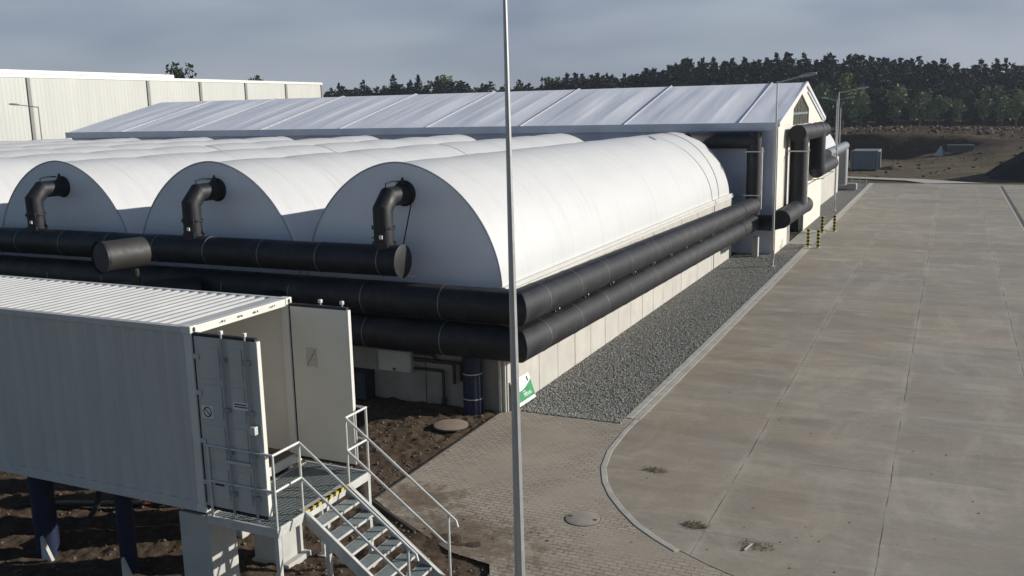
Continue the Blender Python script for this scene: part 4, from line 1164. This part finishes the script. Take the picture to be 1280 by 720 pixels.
# ------------------------------------------------------------------ far yard
t = thing('grey_container', 'grey corrugated container beyond the far tunnel', 'container', (-8.9,115,0))
mb = MB(); vs = []; fs = []; x = -10.4; pr_ = []
while x < -7.5: pr_ += [(x,0),(x+.12,0),(x+.17,.06),(x+.29,.06)]; x += .36
for (xx, dy) in pr_: vs += [(xx,114.5+dy,.15),(xx,114.5+dy,2.15)]
for i in range(len(pr_)-1): fs.append((2*i,2*i+2,2*i+3,2*i+1))
mb.add(vs, fs); mb.build('front_panel', M['grey_box'], t, fix=False)
MB().box((-10.4,114.6,.1),(-7.55,120.4,2.2)).build('body', M['grey_box'], t)
mb = MB()
for x in (-10.45,-7.62): mb.box((x,114.4,.0),(x+.12,114.56,2.25))
mb.box((-10.33,114.4,2.14),(-7.62,114.56,2.25)); mb.build('corner_frame', M['tank'], t)
t = thing('storage_tank', 'tall grey cylindrical tank at the end of the far tunnel', 'tank', (-8.85,90.3,0))
MB().lathe((-8.85,90.3,0), [(.42,0),(.42,3.45),(.36,3.62),(.1,3.7)], 28).build('shell', M['tank'], t, 30)
MB().box((-9.6,89.5,0),(-8.0,91,.35)).build('plinth', M['concrete_block'], t)
t = thing('pump_unit', 'low grey pump unit with thin railing beside the tank', 'machine', (-7.9,91.5,0))
MB().box((-8.3,88.6,0),(-7.5,89.8,.55)).build('housing', M['tank'], t, bevel=.03)
mb = MB()
for x in (-8.2,-7.5,-6.9): mb.bar((x,91.8,0),(x,91.8,1.1),.04)
mb.bar((-8.2,91.8,1.1),(-6.9,91.8,1.1),.04).bar((-8.2,91.8,.6),(-6.9,91.8,.6),.04); mb.build('railing', M['galv'], t)
t = thing('dump_skip', 'grey green skip standing before the cut bank', 'skip', (.9,136,0))
zb = terrain_z(.9,136)
mb = MB(); mb.prism([(-.4,135.2,zb),(2.4,135.2,zb),(2.6,135.2,zb+1.0),(-.6,135.2,zb+1.0)], (0,1.8,0)); mb.build('tub', mat('skip_paint',(.075,.09,.085),.7), t)
MB().box((-.62,135.1,zb+.93),(2.62,135.19,zb+1.03)).build('rim', M['tank'], t)
def heap(name, x, y, rx, ry, hh, m, label, cat, seed, kind=None, n=40):
    vs = []; fs = []; R = 18
    for k in range(R+1):
        q = k/R
        for j in range(n):
            a = 2*PI*j/n; rr = q*(1+.18*nz(math.cos(a)*1.6+seed, math.sin(a)*1.6))
            px, py = x+rx*rr*math.cos(a), y+ry*rr*math.sin(a)
            z = terrain_z(px, py)-.15 + hh*max(0, (1-q**1.25))*(1+.12*fbm(px*.9, py*.9, seed)) + .12*fbm(px*1.7, py*1.7, seed)*(1-q)
            vs.append((px,py,z))
    for k in range(R):
        for j in range(n): fs.append((k*n+j, k*n+(j+1)%n, (k+1)*n+(j+1)%n, (k+1)*n+j))
    o = MB().add(vs, fs).build(name, m, smooth=80); tag(o, label, cat, kind=kind); return o
heap('tarp_heap', -1.35, 136, .85, .8, 1.2, M['tarp'], 'small white tarpaulin covered heap beside the skip', 'heap', 3.3)
heap('peat_mound', 10.4, 107, 8.0, 7.0, 4.7, M['peat'], 'black soil mound at the right end of the road', 'mound', 1.2, 'structure')
heap('dirt_heap', -6.2, 117, 1.7, 1.3, .6, M['soil'], 'low reddish dirt heap beyond the path', 'heap', 9.1, 'structure')

# ------------------------------------------------------------------ trees
def crown_cloud(n, kind, H_, R, seed, sz=1.0):
    """leaf clumps as small bent quads through the crown volume"""
    r = np.random.default_rng(seed)
    C = []
    if kind == 'pine':
        levels = 14
        for k in range(levels):
            q = k/(levels-1); z = H_*(.16+.82*q); rad = R*(1-q)**.62*(.75+.5*r.random())+.25
            m = max(3, int(n/levels*(1.12-q*.55)))
            for _ in range(m):
                a = r.uniform(0,2*PI); d = rad*math.sqrt(r.random()); C.append((d*math.cos(a), d*math.sin(a), z - .22*d + r.normal(0,.3), sz*(.34+.4*r.random())))
        C.append((0,0,H_*.99,.35)); C.append((.05,0,H_*.96,.4))
    else:
        blobs = [(r.normal(0,R*.42), r.normal(0,R*.42), H_*r.uniform(.32,.86), R*r.uniform(.28,.55)) for _ in range(9)] + [(0,0,H_*.84,R*.4)]
        for _ in range(n):
            b = blobs[r.integers(len(blobs))]
            d = r.normal(0,1,3); d /= np.linalg.norm(d); q = b[3]*(r.random()**.4)
            C.append((b[0]+d[0]*q, b[1]+d[1]*q, b[2]+d[2]*q*1.15, .25+.38*r.random()))
    C = np.array(C); m = len(C)
    u = r.normal(0,1,(m,3)); u /= np.linalg.norm(u,axis=1)[:,None]
    w = np.cross(u, r.normal(0,1,(m,3))); w /= np.linalg.norm(w,axis=1)[:,None]
    s_ = C[:,3:4]; c0 = C[:,:3]
    k = np.cross(u, w)*s_*.35
    V = np.stack([c0-u*s_*r.uniform(.6,1.1,(m,1)), c0-w*s_*.55+k, c0+u*s_*r.uniform(.6,1.1,(m,1)), c0+w*s_*.55+k], 1)
    return V.reshape(-1,3), np.arange(m*4).reshape(m,4)
def trunk_mb(H_, r0):
    mb = MB(); mb.tube([(0,0,-.5),(.05,0,H_*.35),(0,.08,H_*.7),(0,0,H_*.95)], [r0,r0*.8,r0*.5,r0*.15], 6)
    for k in range(5):
        a = k*2.1; z = H_*(.4+.09*k); mb.tube([(0,0,z),(math.cos(a)*H_*.10, math.sin(a)*H_*.10, z+H_*.05)], [r0*.3,r0*.1], 4)
    return mb
def tree_proto(name, kind, H_, R, n, seed, m, label):
    t = thing(name, label, 'tree', (0,0,0))
    V, Fc = crown_cloud(n, kind, H_, R, seed)
    me = bpy.data.meshes.new('crown'); me.from_pydata(V.tolist(), [], Fc.tolist()); me.materials.append(m); me.update()
    o = bpy.data.objects.new('crown', me); COL.objects.link(o); o.parent = t
    trunk_mb(H_, .22).build('trunk', M['bark'], t, 40)
    return t
def put(t, x, y, sc, label, group, first):
    o = t if first else copy_tree(t)
    o.location = (x, y, terrain_z(x, y)-.1); o.scale = (sc*random.uniform(.9,1.1),)*2+(sc,); o.rotation_euler.z = random.uniform(0,6)
    tag(o, label, None, group); return o
PROTO = [tree_proto('pine_tree','pine',15,2.9,620,11+i,M['needles'],'x') for i in range(4)]
PROTO2 = [tree_proto('leafy_tree','leaf',9,3.0,620,31+i,M['leaves'],'x') for i in range(3)]
PROTO3 = [tree_proto('leafy_tree','leaf',11,3.4,620,51+i,M['leaves_dark'],'x') for i in range(2)]
used = set()
def place(pl_, i, x, y, h_, h0, label, group):
    p_ = pl_[i % len(pl_)]
    f = p_.name not in used; used.add(p_.name)
    return put(p_, x, y, h_/h0, label, group, f)
# skyline trees seen one by one above the hall roof (world position, top height)
gl = 'trees standing above the hall roof'
sky = [(-182,260,15.2,0,'pointed dark conifer just right of the warehouse'),(-176,262,13.6,2,'low leafy tree beside the pointed conifer near the warehouse'),(-171,258,15.8,0,'slim spruce second from the warehouse in the left row'),
 (-166,262,14.4,2,'broad dark tree between the slim spruces of the left row'),(-160,258,16.9,0,'tall spruce near the middle of the left row'),(-155.5,261,15.2,0,'shorter spruce right beside the tall middle spruce'),
 (-151,258,16.8,0,'tall spire shaped spruce right of the middle of the left row'),(-146.5,262,16.0,0,'dark spruce between the two tallest spires of the left row'),(-142,258,16.6,1,'paler rounded tree at the right of the left row'),
 (-136,262,13.6,0,'lone small spruce at the right end of the left row'),(-132,260,12.8,2,'low round tree at the gap beside the tall pole'),(-119,260,12.4,2,'small round tree just right of the tall pole'),
 (-111,262,12.0,2,'low bushy tree second right of the tall pole'),(-104,258,14.8,1,'pale pointed tree above the roof right of the tall pole')]
for i, (x, y, hh, k, lb) in enumerate(sky):
    if k == 0: place(PROTO, i, x, y, hh-.4, 15, lb, gl)
    else: place(PROTO2 if k == 1 else PROTO3, i, x, y, hh-.4, 9 if k == 1 else 11, lb, gl)
# trees behind the warehouse
for i, (x, y, hh, lb) in enumerate(((-140.7,146,15.6,'leafy tree rising behind the warehouse parapet'),(-142,172,13.6,'rounder small tree behind the warehouse roof'),(-152,200,13.6,'lowest tree top behind the warehouse roof'))):
    o = place(PROTO3, i, x, y, hh, 11, lb, 'trees behind the warehouse'); o.scale.x *= .66; o.scale.y *= .66
# pale leafy trees along the foot of the wood
gp = 'pale leafy trees in front of the dark wood'
fr = [(-26,214,7.4,'large pale tree behind the double armed lamp'),(-21.5,216,8.6,'tall pale crown just right of the double armed lamp'),(-17.5,212,6.2,'low pale bush right of the lamps at the foot of the wood'),
 (-10.4,214,6.8,'slim pale column shaped tree left of the wood centre'),(-6.4,216,5.6,'pale bushy tree right of the slim column shaped tree'),(-2.8,214,5.0,'small pale tree in the centre of the wood edge'),
 (.6,217,4.6,'lowest pale shrub in the middle of the wood edge'),(5.6,215,6.0,'bright pale tree above the skip'),(8.6,213,4.9,'pale shrub between the bright tree and the frame edge'),(11.2,216,5.9,'pale tree above the black mound'),(14.6,214,5.2,'last pale shrub at the right edge of the wood'),(18.5,216,6.2,'pale tree outside the right edge of the wood')]
for i, (x, y, hh, lb) in enumerate(fr): place(PROTO2, i, x, y-2, hh*1.3, 9, lb, gp)
# the dense wood itself reads as one mass
Vs = []; Fs = []; off = 0
protoV = [crown_cloud(620, 'pine', 15, 2.9, 70+i, .78) for i in range(6)] + [crown_cloud(620, 'leaf', 14, 3.2, 90+i, .8) for i in range(4)]
cnt = 0
def wood_line(x):   # top height above the plateau
    if x < -88: return 9.5+3.4*smooth(-118,-88,x)
    if x < -60: return 12.6+3.0*smooth(-88,-62,x)
    return 15.6-4.0*smooth(-40,16,x)
rr = random.Random(5)
for row in range(11):
    y = 224+row*4.5
    x = -186 if row > 4 else (-120 if row > 1 else -100)
    while x < 60:
        x += rr.uniform(1.5,3.4)
        if -131 < x < -120 and row < 9: continue
        hh = (wood_line(x)+1.0+1.3*nz(x*.07,row*.6,3))*rr.uniform(.90,1.05)*((.45,.6,.72,.85)[row] if row < 4 else 1)
        if x < -120: hh = rr.uniform(10.5,14)
        V, Fc = protoV[rr.randrange(6) if rr.random() < .72 else 6+rr.randrange(4)]
        a = rr.uniform(0,6); sx = rr.uniform(1.0,1.7); sc = hh/15
        yy = y+rr.uniform(-2,2)
        R_ = np.array([[math.cos(a),-math.sin(a),0],[math.sin(a),math.cos(a),0],[0,0,1]])
        W_ = (V*np.array([sx,sx,sc])) @ R_.T + np.array([x,yy,terrain_z(x,yy)])
        Vs.append(W_); Fs.append(Fc+off); off += len(V); cnt += 1
Vs = np.concatenate(Vs); Fs = np.concatenate(Fs)
me = bpy.data.meshes.new('pine_wood'); me.vertices.add(len(Vs)); me.vertices.foreach_set('co', Vs.reshape(-1).astype(np.float32))
me.loops.add(len(Fs)*4); me.loops.foreach_set('vertex_index', Fs.reshape(-1).astype(np.int32))
me.polygons.add(len(Fs)); me.polygons.foreach_set('loop_start', (np.arange(len(Fs))*4).astype(np.int32))
me.materials.append(M['needles']); me.update(calc_edges=True)
o = bpy.data.objects.new('pine_wood', me); COL.objects.link(o); tag(o, 'dense dark pine wood beyond the dirt bank', 'wood', kind='stuff')
# scrub on the bank
mb = MB()
for _ in range(900):
    x = random.uniform(-40,34); y = crest_y(x)+random.uniform(-2,45); z = terrain_z(x, y); s_ = random.uniform(.15,.5)
    a = random.uniform(0,6)
    for k in range(3):
        b = a+k*2.1; mb.add([(x,y,z),(x+math.cos(b)*s_,y+math.sin(b)*s_,z+s_*.8),(x+math.cos(b+.8)*s_,y+math.sin(b+.8)*s_,z+s_*.5)], [(0,1,2)])
tag(mb.build('scrub', M['weed'], fix=False), 'low dry scrub over the dirt bank', 'scrub', kind='stuff')

P = []; Sz = []
for _ in range(2600):
    x = random.uniform(-36,32); q = random.random()
    y = crest_y(x) + (random.gauss(2,3) if q < .5 else random.uniform(-44,4)); sc_ = min(.55, .07*random.paretovariate(1.5)) * (1.0 if q < .5 else .6)
    if y < 99: continue
    P.append((x, y, terrain_z(x, y)-.04+sc_*.15)); Sz.append(sc_)
tag(scatter_rocks('rubble', P, Sz, M['soil'], .75), 'clods and rubble strewn over the dirt bank and the bare ground before it', 'rubble', kind='stuff')
# ------------------------------------------------------------------ air
hz = MB().box((-300,-130,-6),(320,420,32))
hm = bpy.data.materials.new('haze'); hm.use_nodes = True; hm.node_tree.nodes.clear()
ho = hm.node_tree.nodes.new('ShaderNodeOutputMaterial'); hv = hm.node_tree.nodes.new('ShaderNodeVolumePrincipled')
hv.inputs['Color'].default_value = (.78,.86,1,1); hv.inputs['Density'].default_value = .00022; hv.inputs['Anisotropy'].default_value = .3
hm.node_tree.links.new(hv.outputs[0], ho.inputs['Volume'])
hb_ = hz.build('haze', hm); tag(hb_, 'thin bluish morning haze in the air', 'haze', kind='stuff')
# ------------------------------------------------------------------ light
EL, AZ = math.radians(20.5), math.radians(31.0)
sd = Vector((math.cos(EL)*math.cos(AZ), math.cos(EL)*math.sin(AZ), math.sin(EL)))
ld = bpy.data.lights.new('sun', 'SUN'); ld.energy = 3.9; ld.angle = math.radians(.55); ld.color = (1.0,.955,.885)
lo = bpy.data.objects.new('sun', ld); COL.objects.link(lo); lo.rotation_euler = sd.to_track_quat('Z','Y').to_euler()
w = bpy.data.worlds.new('World'); S.world = w; w.use_nodes = True
nt = w.node_tree; nt.nodes.clear()
out = nt.nodes.new('ShaderNodeOutputWorld'); bg = nt.nodes.new('ShaderNodeBackground')
sk = nt.nodes.new('ShaderNodeTexSky'); sk.sky_type = 'NISHITA'; sk.sun_disc = False
sk.sun_elevation = EL; sk.sun_rotation = math.radians(90)-AZ; sk.air_density = .8; sk.dust_density = .5; sk.altitude = 200
tc = nt.nodes.new('ShaderNodeTexCoord'); mp = nt.nodes.new('ShaderNodeMapping'); mp.inputs['Scale'].default_value = (1.0,1.0,3.0); mp.inputs['Location'].default_value = (.3,1.7,.1)
nt.links.new(tc.outputs['Generated'], mp.inputs[0])
n1 = nt.nodes.new('ShaderNodeTexNoise'); n1.inputs['Scale'].default_value = 2.1; n1.inputs['Detail'].default_value = 6; n1.inputs['Roughness'].default_value = .52; n1.inputs['Distortion'].default_value = .5
nt.links.new(mp.outputs[0], n1.inputs['Vector'])
cr = nt.nodes.new('ShaderNodeValToRGB'); cr.color_ramp.elements[0].position = .36; cr.color_ramp.elements[0].color = (.80,.80,.80,1); cr.color_ramp.elements[1].position = .66; cr.color_ramp.elements[1].color = (.97,.97,.97,1)
nt.links.new(n1.outputs['Fac'], cr.inputs[0])
mx = nt.nodes.new('ShaderNodeMix'); mx.data_type = 'RGBA'
nt.links.new(sk.outputs[0], mx.inputs[6])
sx_ = nt.nodes.new('ShaderNodeSeparateXYZ'); nt.links.new(tc.outputs['Generated'], sx_.inputs[0])
def mr(src, a, b):
    m_ = nt.nodes.new('ShaderNodeMapRange'); m_.interpolation_type = 'SMOOTHSTEP'; m_.inputs[1].default_value = a; m_.inputs[2].default_value = b
    nt.links.new(src, m_.inputs[0]); return m_.outputs[0]
def mm(op, a, b):
    m_ = nt.nodes.new('ShaderNodeMath'); m_.operation = op
    for i_, v_ in enumerate((a, b)):
        if isinstance(v_, (int, float)): m_.inputs[i_].default_value = v_
        else: nt.links.new(v_, m_.inputs[i_])
    return m_.outputs[0]
fw_ = mm('ADD', mm('MULTIPLY', sx_.outputs[0], -.30), mm('MULTIPLY', sx_.outputs[1], .95))
# a bank of thin cloud low over the wood; clear sky overhead and behind
bank = mm('MULTIPLY', mm('MULTIPLY', mr(sx_.outputs[2], .50, .12), mr(fw_, -.15, .45)), cr.outputs[0])
nt.links.new(bank, mx.inputs[0])
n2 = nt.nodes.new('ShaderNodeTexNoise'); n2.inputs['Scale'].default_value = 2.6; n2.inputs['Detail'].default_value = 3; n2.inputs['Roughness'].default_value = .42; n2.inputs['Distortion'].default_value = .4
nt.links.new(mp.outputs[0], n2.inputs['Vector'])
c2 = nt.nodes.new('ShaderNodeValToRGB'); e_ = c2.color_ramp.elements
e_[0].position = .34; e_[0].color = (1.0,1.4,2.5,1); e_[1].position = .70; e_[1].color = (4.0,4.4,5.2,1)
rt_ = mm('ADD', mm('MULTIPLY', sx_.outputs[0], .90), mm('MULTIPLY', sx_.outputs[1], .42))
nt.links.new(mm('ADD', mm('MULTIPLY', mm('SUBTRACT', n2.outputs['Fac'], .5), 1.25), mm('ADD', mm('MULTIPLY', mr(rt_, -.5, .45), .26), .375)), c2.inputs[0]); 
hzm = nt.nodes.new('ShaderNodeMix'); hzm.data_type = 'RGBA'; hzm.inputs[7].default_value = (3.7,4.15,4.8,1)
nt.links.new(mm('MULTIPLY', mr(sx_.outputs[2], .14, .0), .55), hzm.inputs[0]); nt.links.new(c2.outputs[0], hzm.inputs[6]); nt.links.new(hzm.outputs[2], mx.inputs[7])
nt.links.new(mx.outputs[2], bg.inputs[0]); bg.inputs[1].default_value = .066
nt.links.new(bg.outputs[0], out.inputs[0])

# ------------------------------------------------------------------ camera
yaw, pitch, roll = -0.43696812, -0.18667027, -0.02187028
cy, sy = math.cos(yaw), math.sin(yaw)
f0 = Vector((sy,cy,0)); r0 = Vector((cy,-sy,0)); u0 = Vector((0,0,1))
f = f0*math.cos(pitch)+u0*math.sin(pitch); u = -f0*math.sin(pitch)+u0*math.cos(pitch)
r = r0*math.cos(roll)+u*math.sin(roll); u2 = -r0*math.sin(roll)+u*math.cos(roll)
cam = bpy.data.cameras.new('camera'); co = bpy.data.objects.new('camera', cam); COL.objects.link(co)
co.matrix_world = Matrix(((r.x,u2.x,-f.x,0),(r.y,u2.y,-f.y,0),(r.z,u2.z,-f.z,7.6),(0,0,0,1)))
cam.sensor_width = 36; cam.lens = 1175.37/1280*36; cam.clip_start = .1; cam.clip_end = 4000
S.camera = co
S.view_settings.view_transform = 'Standard'; S.view_settings.look = 'None'; S.view_settings.gamma = 1; S.view_settings.use_curve_mapping = False
S.view_settings.exposure = .5
S.render.engine = 'CYCLES'
S.cycles.volume_bounces = 0; S.cycles.max_bounces = 6; S.cycles.diffuse_bounces = 3
S.cycles.use_denoising = True
